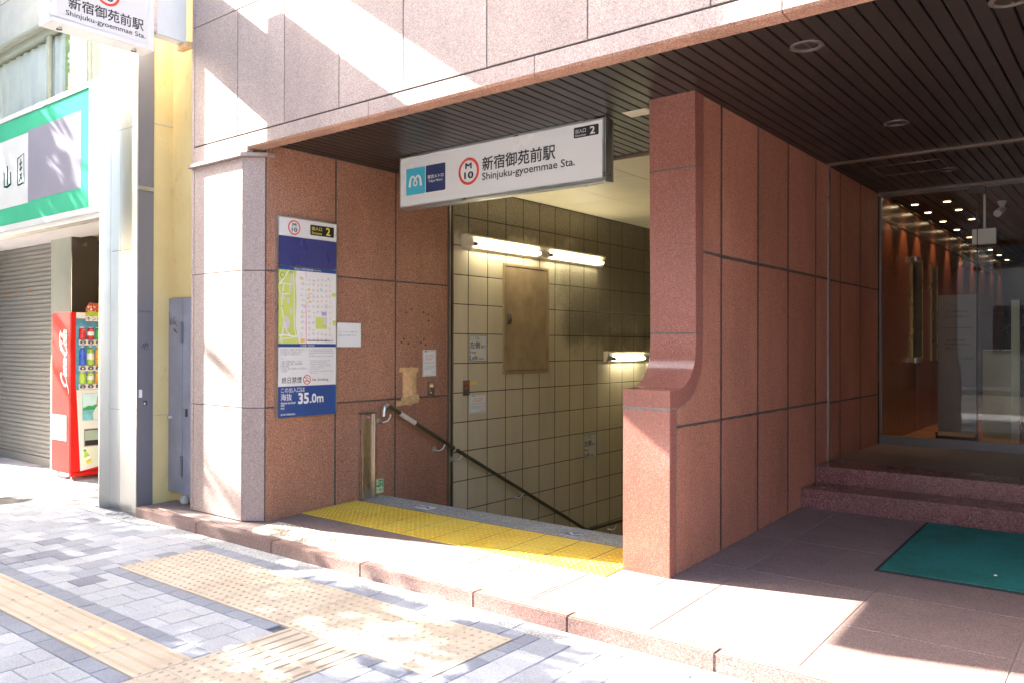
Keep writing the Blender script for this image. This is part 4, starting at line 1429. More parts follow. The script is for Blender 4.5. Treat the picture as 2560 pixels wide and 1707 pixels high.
# ------------------------------------------------------------------ lobby behind glass
t = thing('glass_front', 'large frameless glass front of the lobby on a metal rail', 'glass wall', (0, 9.12, .475))
g = MB(); g.box(-2.25, 2.6, 9.09, 9.15, .475, .565, 'rail_metal'); g.build('bottom_rail', t)
g = MB(); g.box(-2.262, 2.6, 9.06, 9.18, 3.072, 3.10, 'bronze_trim'); g.box(-2.25, -2.232, 9.09, 9.14, .565, 3.07, 'rail_metal'); g.build('frame', t)
for a, b_ in ((-2.232, -1.353), (-1.347, 2.6)):
    g = MB(); g.face([(a, 9.12, .565), (b_, 9.12, .565), (b_, 9.12, 3.072), (a, 9.12, 3.072)], 'clear_glass'); g.build('pane', t)
g = MB(); g.box(-1.3535, -1.3465, 9.114, 9.126, .565, 3.072, 'dark_metal'); g.box(-1.42, -1.28, 9.10, 9.14, 3.0, 3.07, 'dark_metal'); g.build('pane_joint', t)

t = thing('lobby_wall', 'glossy dark red lobby wall with thin brass lines behind the glass', 'wall', (-2.3, 13, .5))
g = MB()
panels(g, FX(-2.25), [9.16+.9*k for k in range(11)], [.476, 1.30, 2.10, 2.845, 3.13], .004, -.02, 0, 'lobby_wood', .001)
g.box(-2.5, -2.268, 9.16, 18.5, .4, 3.2, 'dark_panel')
g.build('cladding', t)
g = MB()
g.obox(FX(-2.25), 9.16, 18.1, 2.838, 2.852, -.002, .006, 'brass')
g.obox(FX(-2.25), 9.16, 18.1, 3.085, 3.10, -.002, .02, 'brass')
g.build('brass_line', t)
g = MB()
g.box(-2.5, 2.8, 18.5, 18.8, .3, 3.2, 'dark_panel')
g.box(2.6, 2.8, 9.12, 18.5, .3, 3.2, 'dark_panel')
g.box(-.9, .5, 18.44, 18.5, .476, 2.6, 'pale_green_panel')
tag(g.build('lobby_end_wall'), 'dark wall closing the far end of the lobby', 'wall')
g = MB()
x = -2.24
while x < -1.62:
    g.box(x, x+.093, 9.20, 18.5, 3.115, 3.14, 'brown_soffit'); x += .105
while x < 2.6:
    g.box(x, x+.095, 9.20, 18.5, 3.10, 3.13, 'lobby_ceiling'); x += .105
g.box(-2.25, 2.6, 9.13, 9.20, 3.06, 3.13, 'lobby_ceiling')
g.box(-2.3, 2.8, 9.12, 18.6, 3.145, 3.2, 'soffit_void')
tag(g.build('lobby_ceiling'), kind='structure')
FDL = Frame((0, 0, 3.114), (0, 1, 0), (1, 0, 0))
lampA = [9.45, 10.15, 10.85, 11.75, 12.7, 13.7, 14.7, 15.7, 16.7, 17.7]
protoL = None
for row, xx, zz_ in ((0, -2.13, 3.114), (1, -1.80, 3.114)):
    for i, yy in enumerate(lampA if row == 0 else lampA[:4]):
        lab = 'small lit lobby downlight in the row that washes the red wall' if row == 0 else 'small lit lobby downlight in the outer row along the dark ceiling band'
        if protoL is None:
            t = thing('lobby_downlight', lab, 'ceiling light', (xx, yy, zz_), 'lit downlights along the lobby wall')
            g = MB(); g.ring(FDL, yy, xx, .050, .050, .010, .010, 0, .005, 'bronze_trim', 20); g.build('trim_ring', t)
            g = MB(); g.disc_stack(FDL, yy, xx, [(.039, .0), (.038, .003)], 'lamp_glow', 20); g.build('lit_lens', t)
            protoL = t; c_ = t
        else:
            c_ = copy_tree(protoL)
            c_.location = (xx, yy, zz_)
        c_['label'] = lab
        c_['group'] = 'lit downlights washing the lobby wall' if row == 0 else 'lit downlights in the outer lobby row'
        if row == 0 and i < 7:
            ld = bpy.data.lights.new('lamp_beam', 'SPOT')
            ld.energy = 2.0
            ld.color = (1, .62, .30)
            ld.spot_size = math.radians(75)
            ld.spot_blend = .8
            ld.shadow_soft_size = .03
            lo = bpy.data.objects.new('lamp_beam', ld)
            COL.objects.link(lo)
            lo.parent = c_
            lo.location = (0, 0, -.02)
            lo.rotation_euler = (0, math.radians(-4), 0)
t = thing('directory_board', 'brass edged glass directory board on the lobby wall', 'board', (-2.2, 10.8, 1.3))
FW = FX(-2.25)
g = MB(); g.obox(FW, 10.54, 11.06, 1.31, 2.56, 0, .015, 'dark_panel'); g.build('panel', t)
g = MB()
g.obox(FW, 10.532, 10.54, 1.31, 2.56, 0, .02, 'brass'); g.obox(FW, 11.06, 11.068, 1.31, 2.56, 0, .02, 'brass')
g.build('brass_edge', t)
for z0, z1 in ((1.30, 1.36), (2.50, 2.56)):
    g = MB(); g.obox(FW, 10.54, 10.80, z0, z1, .03, .06, 'stainless'); g.build('clamp', t)
t = thing('directory_board', 'second narrower brass edged board further along the lobby wall', 'board', (-2.2, 11.9, 1.3))
g = MB(); g.obox(FW, 11.62, 11.95, 1.31, 2.54, 0, .012, 'dark_panel'); g.build('panel', t)
g = MB(); g.obox(FW, 11.612, 11.62, 1.31, 2.54, 0, .018, 'brass'); g.obox(FW, 11.95, 11.958, 1.31, 2.54, 0, .018, 'brass'); g.build('brass_edge', t)

t = thing('notice_stand', 'tall grey notice stand on a flat foot just inside the glass', 'notice stand', (-1.6, 9.5, .476))
F = FY(9.5)
g = MB(); g.obox(F, -1.767, -1.418, .60, 2.03, -.012, 0, 'notice_board'); g.build('board', t)
g = MB(); g.obox(F, -1.765, -1.42, .565, .605, -.02, .03, 'wood_lip'); g.build('lip', t)
g = MB(); g.box(-1.86, -1.335, 9.30, 9.34, .477, .50, 'black'); g.box(-1.80, -1.76, 9.30, 9.75, .477, .50, 'black'); g.box(-1.44, -1.40, 9.30, 9.75, .477, .50, 'black'); g.box(-1.79, -1.40, 9.49, 9.53, .50, .60, 'black'); g.build('foot', t)
g = MB()
text_into(g, F, '当ビル関係者以外の', (-1.685, -1.49, 1.845, 1.868), .001, 'ink', .01)
text_into(g, F, '立入りはご遠慮願います', (-1.705, -1.475, 1.792, 1.815), .001, 'ink', .01)
g.build('lettering', t)
g = MB()
g.obox(F, -1.736, -1.444, 1.683, 1.688, 0, .001, 'ink')
g.build('divider_line', t)
g = MB()
text_into(g, F, '搬入業者の皆様へ', (-1.685, -1.50, 1.548, 1.571), .001, 'ink', .01)
text_into(g, F, '搬入は裏の駐車場側より', (-1.705, -1.473, 1.507, 1.530), .001, 'ink', .01)
text_into(g, F, 'お願い致します', (-1.705, -1.565, 1.466, 1.489), .001, 'ink', .01)
text_into(g, F, 'ビル管理室', (-1.56, -1.436, 1.365, 1.385), .001, 'ink', .01)
g.build('lettering', t)

t = thing('ceiling_box', 'white box hung from the lobby ceiling beside a small camera', 'light box', (-1.39, 9.8, 3.1))
g = MB(); g.box(-1.50, -1.279, 9.80, 9.90, 2.572, 2.735, 'white_plastic'); g.build('box_body', t, bevel=.004)
g = MB(); g.tube([(-1.39, 9.85, 2.735), (-1.39, 9.85, 3.10)], .012, 'white_plastic', 8); g.build('stem', t)
t = thing('security_camera', 'small white security camera on the lobby ceiling above the white box', 'camera', (-1.3, 10.4, 3.1))
g = MB(); g.tube([(-1.30, 10.4, 3.10), (-1.30, 10.4, 3.03)], [.05, .02], 'white_plastic', 12); g.build('mount', t)
g = MB(); g.tube([(-1.30, 10.45, 3.02), (-1.33, 10.28, 2.95)], [.035, .04], 'white_plastic', 14); g.build('camera_body', t)
t = thing('reception_screen', 'low olive glass screen with a tall pale green end panel in the lobby', 'screen', (-1.0, 10.6, .476))
g = MB(); g.box(-1.50, -1.225, 10.5, 10.54, .476, 1.456, 'counter_glass'); g.box(-1.50, -1.47, 10.54, 12.5, .476, 1.456, 'counter_glass'); g.build('glass_sheet', t)
g = MB(); g.box(-1.222, -1.142, 10.48, 10.56, .476, 2.008, 'pale_green_panel'); g.build('end_panel', t)
g = MB(); g.box(-1.50, -1.225, 10.495, 10.545, 1.456, 1.462, 'aluminium'); g.build('top_edge', t)

# ================================================================== PROJECTING SIGNS (they cast the slanting shadows on the facade)
XS = -6.48
t = thing('projecting_sign', 'white projecting station sign fixed to the left edge of the granite facade', 'sign', (XS-.09, 3.735, 4.2), 'projecting signs above the pavement')
F = FX(XS)
g = MB()
g.obox(F, 2.615, 3.425, 3.915, 4.925, -.18, -.004, 'white_paint')
for r_ in ((2.615, 3.425, 3.915, 3.955), (2.615, 3.425, 4.885, 4.925), (2.615, 2.665, 3.955, 4.885), (3.375, 3.425, 3.955, 4.885)):
    g.obox(F, *r_, -.004, .006, 'white_paint')
g.build('casing', t, bevel=.004)
g = MB(); g.obox(F, 2.665, 3.375, 3.955, 4.885, -.004, .001, 'sign_white'); g.build('face_panel', t)
g = MB()
text_into(g, F, '新宿御苑前駅', (2.750, 3.337, 4.052, 4.148), .0022, 'ink', .02)
g.build('lettering', t)
g = MB()
text_into(g, F, 'Shinjuku-gyoemmae Sta.', (2.731, 3.352, 3.984, 4.036), .0022, 'ink', .012)
g.build('lettering', t)
g = MB(); g.ring(F, 3.045, 4.262, .096, .096, .020, .020, .001, .0022, 'red')
text_into(g, F, 'M', (3.015, 3.075, 4.280, 4.322), .0026, 'ink', .035)
text_into(g, F, '10', (3.000, 3.088, 4.205, 4.258), .0026, 'ink', .035)
g.build('line_ring', t)
for yy in (2.72, 3.30):
    g = MB()
    g.box(XS-.11, XS-.06, yy-.01, yy+.01, 3.900, 3.915, 'aluminium'); g.tube([(XS-.10, yy-.012, 3.903), (XS-.07, yy+.012, 3.900)], .008, 'dark_metal', 8)
    g.build('drain_clip', t)
g = MB()
g.obox(F, 3.428, 3.465, 4.09, 4.70, -.15, -.02, 'aluminium')
for zz_ in (4.14, 4.29, 4.44, 4.6):
    g.disc_stack(F, 3.446, zz_, [(.007, -.02), (.004, -.015)], 'aluminium', 10)
g.obox(F, 3.465, 3.733, 4.08, 4.70, -.14, -.03, 'white_paint')
g.build('bracket', t, bevel=.004)
g = MB(); g.box(-6.62, -6.44, 3.70, 3.76, 4.03, 4.075, 'cardboard'); g.build('rusty_plate', t)
t = thing('projecting_sign', 'blank upper projecting sign high on the facade outside the picture', 'sign', (XS-.09, 3.735, 5.6), 'projecting signs above the pavement')
F = FX(XS)
g = MB(); g.obox(F, 2.56, 3.42, 5.47, 7.4, -.18, 0, 'white_paint'); g.build('casing', t, bevel=.004)
g = MB(); g.obox(F, 2.61, 3.37, 5.52, 7.35, 0, .002, 'sign_white'); g.build('face_panel', t)
g = MB(); g.obox(F, 3.42, 3.733, 5.47, 7.3, -.14, -.03, 'white_paint'); g.build('bracket', t)

# ================================================================== LEFT NEIGHBOURS
t = thing('yellow_building', 'narrow strip of yellow stucco wall beside the granite pillar', 'building', (-7, 3.8, .05))
g = MB()
for z0, z1 in ((-.1, .86), (.866, 3.46), (3.47, 9)):
    g.box(-7.6, -7.0, 3.70, 6, z0, z1, 'yellow_stucco')
g.box(-7.59, -7.004, 3.705, 6, -.1, 9, 'rubble')
g.box(-7.0, -6.41, 3.885, 6, -.1, 9, 'yellow_stucco')
g.build('stucco_wall', t)
t = thing('narrow_door', 'scuffed grey steel door with graffiti in the gap beside the pillar', 'door', (-6.75, 3.85, .1))
F = FY(3.85)
g = MB(); g.obox(F, -6.998, -6.760, .175, 1.908, -.03, 0, 'grey_door'); lf = g.build('door_leaf', t, bevel=.002)
g = MB(); g.obox(F, -6.754, -6.425, .135, 1.908, -.03, .002, 'grey_door'); g.build('fixed_leaf', t, bevel=.002)
for zz_ in (.42, 1.60):
    g = MB(); g.obox(F, -6.79, -6.745, zz_-.09, zz_+.09, .002, .012, 'grey_steel'); g.tube([F(-6.765, zz_-.09, .014), F(-6.765, zz_+.09, .014)], .008, 'grey_steel', 8); g.build('hinge', t)
g = MB(); g.disc_stack(F, -6.945, .845, [(.020, 0), (.020, .006), (.012, .012), (.020, .026), (.012, .034)], 'aluminium', 16); g.build('knob', lf, smooth=True)
g = MB(); g.obox(F, -6.70, -6.675, .86, .93, .002, .010, 'dark_metal'); g.build('lock_plate', t)
def scrawl(mb, F, pts, s, o, w=.006, n=.0008, mat='graffiti'):
    mb.stroke(F, [(o[0]+a*s, o[1]+b_*s) for a, b_ in pts], w, n, n, mat)
g = MB()
for pts in ([(0, 1), (.05, .3), (.12, .28), (.16, .62)], [(.16, .30), (.20, .75), (.28, .3), (.30, .6)], [(.34, .28), (.42, .72), (.48, .3), (.36, .48)], [(.50, .75), (.56, .25), (.70, .55)], [(.56, .45), (.78, .18)], [(.40, .12), (.80, -.12), (.78, .10)], [(.46, -.02), (.78, -.14), (.60, .05), (.46, -.02)]):
    scrawl(g, F, pts, .17, (-6.985, 1.62))
for pts in ([(0, .6), (.12, .1)], [(.03, .2), (.2, .45)], [(.1, .7), (.15, .3)]):
    scrawl(g, F, pts, .16, (-6.735, 1.60))
g.build('graffiti_marks', lf)
g = MB()
bm_pts = [(-6.72, 3.80, .10), (-6.64, 3.78, .10), (-6.62, 3.84, .10), (-6.70, 3.86, .10), (-6.71, 3.81, .165), (-6.66, 3.80, .175), (-6.64, 3.83, .16), (-6.69, 3.845, .17)]
g.poly(bm_pts, [(0, 3, 2, 1), (4, 5, 6, 7), (0, 1, 5, 4), (1, 2, 6, 5), (2, 3, 7, 6), (3, 0, 4, 7)], 'rubble')
tag(g.build('rubble_lump', bevel=.012), 'pale lump of rubble lying under the grey door', 'stone')

t = thing('steel_column', 'stainless and grey steel clad column beside the yellow wall', 'column', (-7.3, 3.6, 0))
g = MB()
g.box(-7.62, -7.598, 3.515, 3.64, -.02, 6.5, 'stainless')
for z0, z1 in ((-.02, .9), (.904, 2.35), (2.354, 3.45), (3.454, 6.5)):
    for x0, x1 in ((-7.597, -7.415), (-7.411, -7.062)):
        g.box(x0, x1, 3.61, 3.66, z0, z1, 'stainless')
g.box(-7.6, -7.06, 3.618, 3.655, -.02, 6.5, 'dark_metal')
g.build('stainless_cladding', t, bevel=.002)
g = MB()
g.box(-7.062, -7.052, 3.552, 3.66, -.02, 6.5, 'stainless')
g.box(-7.058, -6.99, 3.550, 3.560, -.02, 6.5, 'stainless')
g.build('edge_strip', t)
g = MB()
for z0, z1 in ((-.02, 1.78), (1.783, 2.868), (2.872, 6.5)):
    g.box(-7.05, -6.988, 3.5605, 3.70, z0, z1, 'grey_steel')
sd = g.build('grey_side', t, bevel=.0015)
g = MB()
FXc = FX(-6.988)
g.obox(FXc, 3.555, 3.70, 2.85, 2.885, 0, .012, 'aluminium'); g.build('clamp_band', t)
g = MB(); g.obox(FXc, 3.57, 3.60, 1.03, 1.10, .0005, .0015, 'paper'); g.obox(FXc, 3.61, 3.645, .96, 1.0, .0005, .0015, 'dark_metal'); g.obox(FXc, 3.615, 3.63, .965, .985, .0015, .002, 'paper'); g.build('sticker_scrap', sd)
g = MB()
for pts in ([(0, .2), (.5, .5)], [(.1, .1), (.6, .45)], [(.3, 0), (.45, .6)], [(.5, -.05), (.62, .55)], [(.15, .35), (.3, .55), (.2, .3)]):
    scrawl(g, FXc, pts, .11, (3.585, 1.45), .004, .0006, 'rubber')
g.build('graffiti_marks', sd)
g = MB()
for i in range(14):
    a = R.uniform(-7.3, -6.9); b_ = R.uniform(3.42, 3.5); r_ = R.uniform(.012, .03)
    g.disc_stack(P0, a, b_, [(r_, -.01), (r_*.8, r_*.5), (r_*.3, r_*.7)], 'rubble', 7)
tag(g.build('mortar_crumbs'), kind='stuff')

# shop: shutter, pilaster, lit-up sign box, upper window, canopy
shop = thing('corner_shop', 'shop with a closed roller shutter under a green and white sign box', 'building', (-10.5, 4.3, 0))
g = MB()
F = FY(4.3)
z = .10
prof = []
while z < 2.80:
    prof += [(z, .0), (z+.014, .012), (z+.034, .012), (z+.048, .0), (z+.052, -.004)]
    z += .056
for i in range(len(prof)-1):
    (a, na), (b_, nb) = prof[i], prof[i+1]
    g.face([F(-17, a, na), F(-10.33, a, na), F(-10.33, b_, nb), F(-17, b_, nb)], 'shutter_steel')
g.obox(F, -17, -10.33, .0, .10, -.03, .02, 'shutter_steel')
sh_ = g.build('roller_shutter', shop)
g = MB()
for x0, x1, zz_ in ((-12.0, -11.75, 2.13), (-11.62, -11.45, 2.14), (-11.2, -11.1, 2.16), (-10.5, -10.4, 2.2)):
    g.obox(F, x0, x1, zz_, zz_+.014, .011, .0135, 'rust')
g.build('rust_streak', sh_)
g = MB(); g.box(-10.33, -9.80, 4.2, 6.5, 0, 2.78, 'pale_metal'); g.build('pilaster', shop, bevel=.003)
g = MB(); g.box(-13.2, -12.3, 3.74, 4.25, 0, 2.73, 'pale_metal'); g.build('pilaster', shop, bevel=.003)  # unseen pier added to keep the shutter in shade
g = MB()
g.box(-9.80, -9.78, 4.203, 4.50, 0, 2.78, 'dark_panel'); g.box(-9.80, -9.782, 4.506, 6.5, 0, 2.78, 'dark_panel')
g.box(-9.78, -7.62, 5.6, 5.7, 0, 2.78, 'dark_panel')
g.build('bronze_lining', shop)
g = MB()
g.box(-17, -8.06, 3.74, 4.3, 2.73, 2.79, 'white_paint'); g.box(-17, -7.7, 3.80, 6.5, 2.76, 2.82, 'canopy_beige')
g.box(-17, -8.04, 3.735, 3.745, 2.70, 2.735, 'dark_metal')
g.build('sign_soffit', shop)
sb = MB()
F = FY(3.72)
sb.obox(F, -17, -8.03, 2.785, 4.10, -.5, -.005, 'shop_white')
for r_ in ((-17, -8.03, 4.045, 4.10), (-17, -8.03, 2.785, 2.85), (-8.27, -8.03, 2.85, 4.045)):
    sb.obox(F, *r_, -.005, .012, 'shop_white')
sbx = sb.build('sign_box', shop, bevel=.004)
g = MB()
g.obox(F, -17, -8.27, 2.855, 4.04, -.005, .001, 'shop_green')
g.obox(F, -9.74, -8.46, 3.065, 3.845, .001, .003, 'shop_grey')
g.obox(F, -17, -9.74, 3.05, 3.825, .001, .003, 'shop_white')
g.build('sign_face', sbx)
g = MB()
for pts, w in (([(-10.40, 3.47), (-10.395, 3.30), (-10.30, 3.29), (-10.215, 3.31)], .03), ([(-10.31, 3.53), (-10.30, 3.31)], .035), ([(-10.215, 3.45), (-10.205, 3.30)], .028), ([(-10.02, 3.58), (-10.015, 3.27)], .022), ([(-10.02, 3.57), (-9.85, 3.61), (-9.84, 3.27)], .018), ([(-9.97, 3.50), (-9.90, 3.52)], .02), ([(-9.965, 3.44), (-9.89, 3.46)], .02), ([(-9.93, 3.56), (-9.93, 3.42)], .02), ([(-9.96, 3.40), (-9.90, 3.33)], .022), ([(-9.90, 3.40), (-9.97, 3.31)], .022), ([(-10.0, 3.27), (-9.86, 3.285)], .02)):
    g.stroke(F, pts, w, .003, .0036, 'shop_lettering')
g.build('lettering', sbx)
g = MB()
g.box(-17, -7.7, 4.55, 6.5, 2.82, 4.6, 'canopy_beige')
panels(g, FY(4.30), [-17, -14.6, -12.2, -9.8, -7.7], [5.42, 6.05, 6.9, 9], .01, -.5, 0, 'canopy_beige', .003)
g.box(-17, -7.7, 4.31, 6.5, 5.42, 9, 'pale_metal')
g.box(-10.13, -9.69, 4.32, 6.5, 3.9, 5.42, 'canopy_beige'); g.box(-9.69, -7.7, 4.36, 6.5, 3.9, 5.42, 'white_paint')
g.build('upper_wall', shop)
g = MB()
x = -17.0
def wav(x):
    return 4.425+.016*math.sin(x*27)+.006*math.sin(x*61)
while x < -10.50:
    g.face([(x, wav(x), 3.95), (x+.02, wav(x+.02), 3.95), (x+.02, wav(x+.02), 5.33), (x, wav(x), 5.33)], 'curtain')
    x += .02
cu_ = g.build('curtain', shop)
g = MB()
z = 3.95
while z < 5.33:
    g.box(-10.49, -10.14, 4.42, 4.437, z, z+.026, 'blind_green'); z += .03
g.build('window_blind', shop)
g = MB()
for x0, x1 in ((-17, -16.9), (-13.0, -12.93), (-10.86, -10.80), (-10.17, -10.13)):
    g.box(x0, x1, 4.35, 4.40, 3.95, 5.34, 'pale_metal')
g.box(-17, -10.13, 4.33, 4.40, 5.34, 5.42, 'pale_metal')
wf = g.build('window_frame', shop)
g = MB(); g.face([(-17, 4.385, 3.95), (-10.13, 4.385, 3.95), (-10.13, 4.385, 5.34), (-17, 4.385, 5.34)], 'window_glass'); g.build('pane', wf)
g = MB(); g.tube([(-17, 4.255, 5.44), (-9.3, 4.255, 5.44)], .032, 'pale_metal', 12); g.build('rail_tube', shop, smooth=True)
for x in (-9.62, -9.52):
    g = MB(); g.tube([(x, 4.34, 3.95), (x, 4.34, 5.42)], .035, 'pale_metal', 12); g.build('drain_pipe', shop, smooth=True)
g = MB(); g.box(-13.1, -13.0, 3.25, 4.4, 4.4, 9, 'white_paint')  # unseen fin added to shade the upper window and wall
g.build('shade_fin', shop)

# vending machine
vm = thing('vending_machine', 'red and white drinks vending machine turned towards the viewer beside the shutter', 'vending machine', (-9.54, 4.5, 0))
VX0, VX1, VY0, VY1 = -9.77, -9.30, 3.985, 4.95
g = MB(); g.box(VX0, VX1-.002, VY0, VY1, .075, 1.845, 'vending_red'); g.build('cabinet', vm, bevel=.012, smooth=True)
F = FX(VX1)
g = MB()
g.obox(F, VY0, 4.038, .09, 1.843, -.002, .012, 'vending_red')
g.prism(F, [(4.036, .09), (4.09, .09), (4.044, .985), (4.04, 1.0), (4.036, 1.0)], -.002, .011, 'vending_red')
g.prism(F, [(4.09, .095), (4.25, .12), (4.945, .30), (4.945, .995), (4.044, .995)], -.002, .010, 'sign_white')
g.obox(F, 4.038, VY1, .09, .30, -.004, .006, 'vending_red')
g.obox(F, VY0, VY1, .045, .085, -.03, .02, 'vending_red')
g.build('front_door', vm, bevel=.002)
g = MB(); g.obox(F, 4.040, 4.14, 1.775, 1.84, -.002, .012, 'sign_white'); g.build('label_plate', vm)
g = MB(); g.obox(F, 4.041, 4.94, 1.0, 1.773, -.03, .0, 'vending_inside'); wn = g.build('display_window', vm)
g = MB()
for z0, z1 in ((1.485, 1.543), (1.200, 1.260), (.996, 1.058)):
    g.obox(F, 4.074, 4.93, z0, z1, 0, .014, 'sign_white')
g.build('button_rail', wn)
g = MB()
for zc in (1.514, 1.23, 1.027):
    for k in range(9):
        yc = 4.112+k*.085
        g.rrect(F, yc-.030, yc+.030, zc-.017, zc+.015, .014, .018, 'navy', .012)
        g.obox(F, yc-.026, yc+.026, zc+.018, zc+.027, .014, .0148, 'ink_grey')
        g.obox(F, yc-.012, yc+.012, zc-.008, zc+.004, .018, .019, 'sign_white')
g.build('selector_buttons', wn)
cans = [(1.548, .135, ['can_red', 'can_red', 'can_green', 'paper', 'bottle_orange', 'can_red', 'can_green', 'paper', 'can_red']), (1.265, .21, ['bottle_blue', 'tea_green', 'bottle_orange', 'bottle_orange', 'paper', 'tea_green', 'bottle_blue', 'paper', 'tea_green']), (1.062, .135, ['tea_green', 'tea_green', 'bottle_orange', 'black', 'bottle_orange', 'can_red', 'black', 'paper', 'tea_green'])]
for z0, h, row in cans:
    for k, mt in enumerate(row):
        yc = 4.112+k*.085
        g = MB()
        cx = VX1-.026
        tall = h > .2
        rads = [.030, .037, .038, .037, .033, .018, .017] if tall else [.034, .038, .038, .038, .035, .029, .028]
        zz_ = [z0, z0+.01, z0+h*.3, z0+h*.62, z0+h*.78, z0+h*.9, z0+h]
        mats = [mt, mt, 'paper' if mt not in ('paper',) and k % 2 else mt, mt, mt, 'sign_white']
        for i in range(6):
            g.tube([(cx+.03, yc, zz_[i]), (cx+.03, yc, zz_[i+1])], [rads[i], rads[i+1]], mats[i], 12, i == 5)
        if mt == 'can_red' and not tall:
            fr_ = Frame((cx+.0652, yc-.012, z0+.02), (0, 0, 1), (0, -1, 0))
            text_into(g, Frame((cx+.0652, yc+.012, z0+.02), (0, 0, 1), (0, -1, 0)), 'Coca-Cola', (0, .09, 0, .026), 0, 'sign_white', .01, .3)
        if mt == 'can_green':
            text_into(g, Frame((cx+.0652, yc+.012, z0+.02), (0, 0, 1), (0, -1, 0)), 'Sprite', (0, .09, 0, .026), 0, 'sign_white', .01, .2)
        o = g.build('drink_sample', wn, smooth=True)
g = MB()
g.obox(F, 4.11, 4.45, .65, .953, .010, .013, 'photo_teal'); g.obox(F, 4.115, 4.445, .80, .948, .013, .0136, 'photo_sky')
g.prism(F, [(4.115, .785), (4.17, .815), (4.22, .81), (4.27, .835), (4.30, .80), (4.30, .77), (4.115, .765)], .0136, .0142, 'can_green')
g.prism(F, [(4.23, .655), (4.225, .73), (4.26, .80), (4.33, .80), (4.36, .72), (4.36, .655)], .0142, .015, 'sign_white')
g.prism(F, [(4.268, .805), (4.258, .86), (4.272, .90), (4.305, .905), (4.322, .87), (4.31, .81), (4.29, .79)], .015, .0156, 'skin_print')
g.prism(F, [(4.262, .885), (4.275, .925), (4.31, .925), (4.325, .89), (4.30, .905)], .0156, .016, 'wood_lip')
g.build('advert_panel', vm)
g = MB(); g.obox(F, 4.128, 4.60, .362, .56, .008, .012, 'ink_grey'); g.obox(F, 4.14, 4.59, .372, .55, .012, .0125, 'black'); g.obox(F, 4.14, 4.59, .43, .54, .0125, .016, 'pale_green_panel'); g.build('delivery_flap', vm)
g = MB(); g.obox(F, 4.115, 4.40, .155, .352, .010, .012, 'poster_cream')
bt = Frame(F(4.19, .175, .012), (Vector((0, .94, .34))).normalized(), (Vector((0, -.34, .94))).normalized())
g.prism(bt, [(-.028, 0), (.028, 0), (.030, .09), (.014, .13), (.013, .16), (-.013, .16), (-.014, .13), (-.030, .09)], .0002, .002, 'tea_green')
g.prism(bt, [(-.028, .0), (.028, 0), (.029, .03), (-.029, .03)], .002, .0024, 'yellow_print')
g.prism(bt, [(-.028, .045), (.028, .045), (.029, .08), (-.029, .08)], .002, .0024, 'paper')
g.prism(bt, [(-.013, .150), (.013, .150), (.013, .166), (-.013, .166)], .002, .003, 'exit_green')
g.build('tea_poster', vm)
# script on the red side, reading upwards
FSc = Frame((-9.372, VY0-.0008, 1.015), (0, 0, 1), (-1, 0, 0))
g = MB()
def script(pts, ws):
    sx, sy = .215, .165
    P = []
    W_ = []
    n_ = len(pts)
    for i in range(n_-1):
        p0, p1, p2, p3 = pts[max(0, i-1)], pts[i], pts[i+1], pts[min(n_-1, i+2)]
        for s_ in range(6):
            q = s_/6
            P.append(tuple(.5*((2*p1[k])+(-p0[k]+p2[k])*q+(2*p0[k]-5*p1[k]+4*p2[k]-p3[k])*q*q+(-p0[k]+3*p1[k]-3*p2[k]+p3[k])*q**3) for k in range(2)))
            W_.append(ws[i]*(1-q)+ws[i+1]*q)
    P.append(pts[-1]); W_.append(ws[-1])
    P = [((a+.30*b_)*sx, b_*sy) for a, b_ in P]
    g.stroke(FSc, P, [w*.23 for w in W_], .0, .0006, 'sign_white')
T, K = .05, .125
script([(.42, .72), (.50, .88), (.36, .98), (.14, .78), (.02, .42), (.12, .12), (.34, .10), (.52, .26)], [T, T, K, K*1.1, K*1.2, K, T*1.3, T])
script([(.20, .05), (.05, -.12), (-.10, -.22), (-.22, -.20)], [T, T*1.3, T*1.1, T*.6])
def lo(cx):
    script([(cx+.10, .46), (cx-.02, .52), (cx-.11, .34), (cx-.05, .12), (cx+.06, .14), (cx+.13, .34), (cx+.08, .48)], [T, K*.8, K, K*.9, T, K*.8, T])
def la(cx):
    lo(cx)
    script([(cx+.14, .52), (cx+.11, .26), (cx+.15, .11), (cx+.24, .20)], [K*.8, K*.9, K*.7, T*.7])
lo(.66)
script([(1.02, .44), (.95, .53), (.86, .38), (.88, .16), (.99, .12), (1.08, .24)], [T, K*.7, K, K*.9, T, T*.8])
la(1.22)
script([(1.46, .36), (1.60, .38)], [K*.7, K*.7])
script([(2.02, .72), (2.10, .90), (1.94, 1.0), (1.72, .78), (1.62, .42), (1.70, .12), (1.92, .10), (2.08, .26)], [T, T, K, K*1.1, K*1.2, K, T*1.3, T])
script([(1.62, .95), (1.90, 1.08), (2.30, 1.12), (2.62, 1.02)], [T*.6, T*1.4, T*1.4, T*.6])
lo(2.22)
script([(2.42, .20), (2.50, .90), (2.44, 1.0), (2.40, .60), (2.42, .16), (2.52, .16)], [T, K*.8, T, K*.9, K*.8, T])
la(2.66)
g.build('script_lettering', vm)
g = MB(); g.box(-9.765, -9.39, VY0-.003, VY0-.001, .43, .71, 'paper'); g.box(-9.74, -9.42, VY0-.0036, VY0-.003, .66, .675, 'ink_grey')
for k in range(6):
    g.box(-9.74, -9.45, VY0-.0036, VY0-.003, .62-.028*k, .625-.028*k, 'ink_grey')
g.build('paper_sheet', vm)
for (xx, yy) in ((-9.36, 4.03), (-9.70, 4.03), (-9.36, 4.90), (-9.70, 4.90)):
    g = MB(); g.tube([(xx, yy, 0), (xx, yy, .08)], .011, 'aluminium', 10); g.tube([(xx, yy, .0), (xx, yy, .012)], .035, 'aluminium', 12); g.build('foot', vm)
t = thing('topper_card', 'cut out food advert card standing on top of the vending machine', 'advert card', (-9.31, 4.25, 1.74))
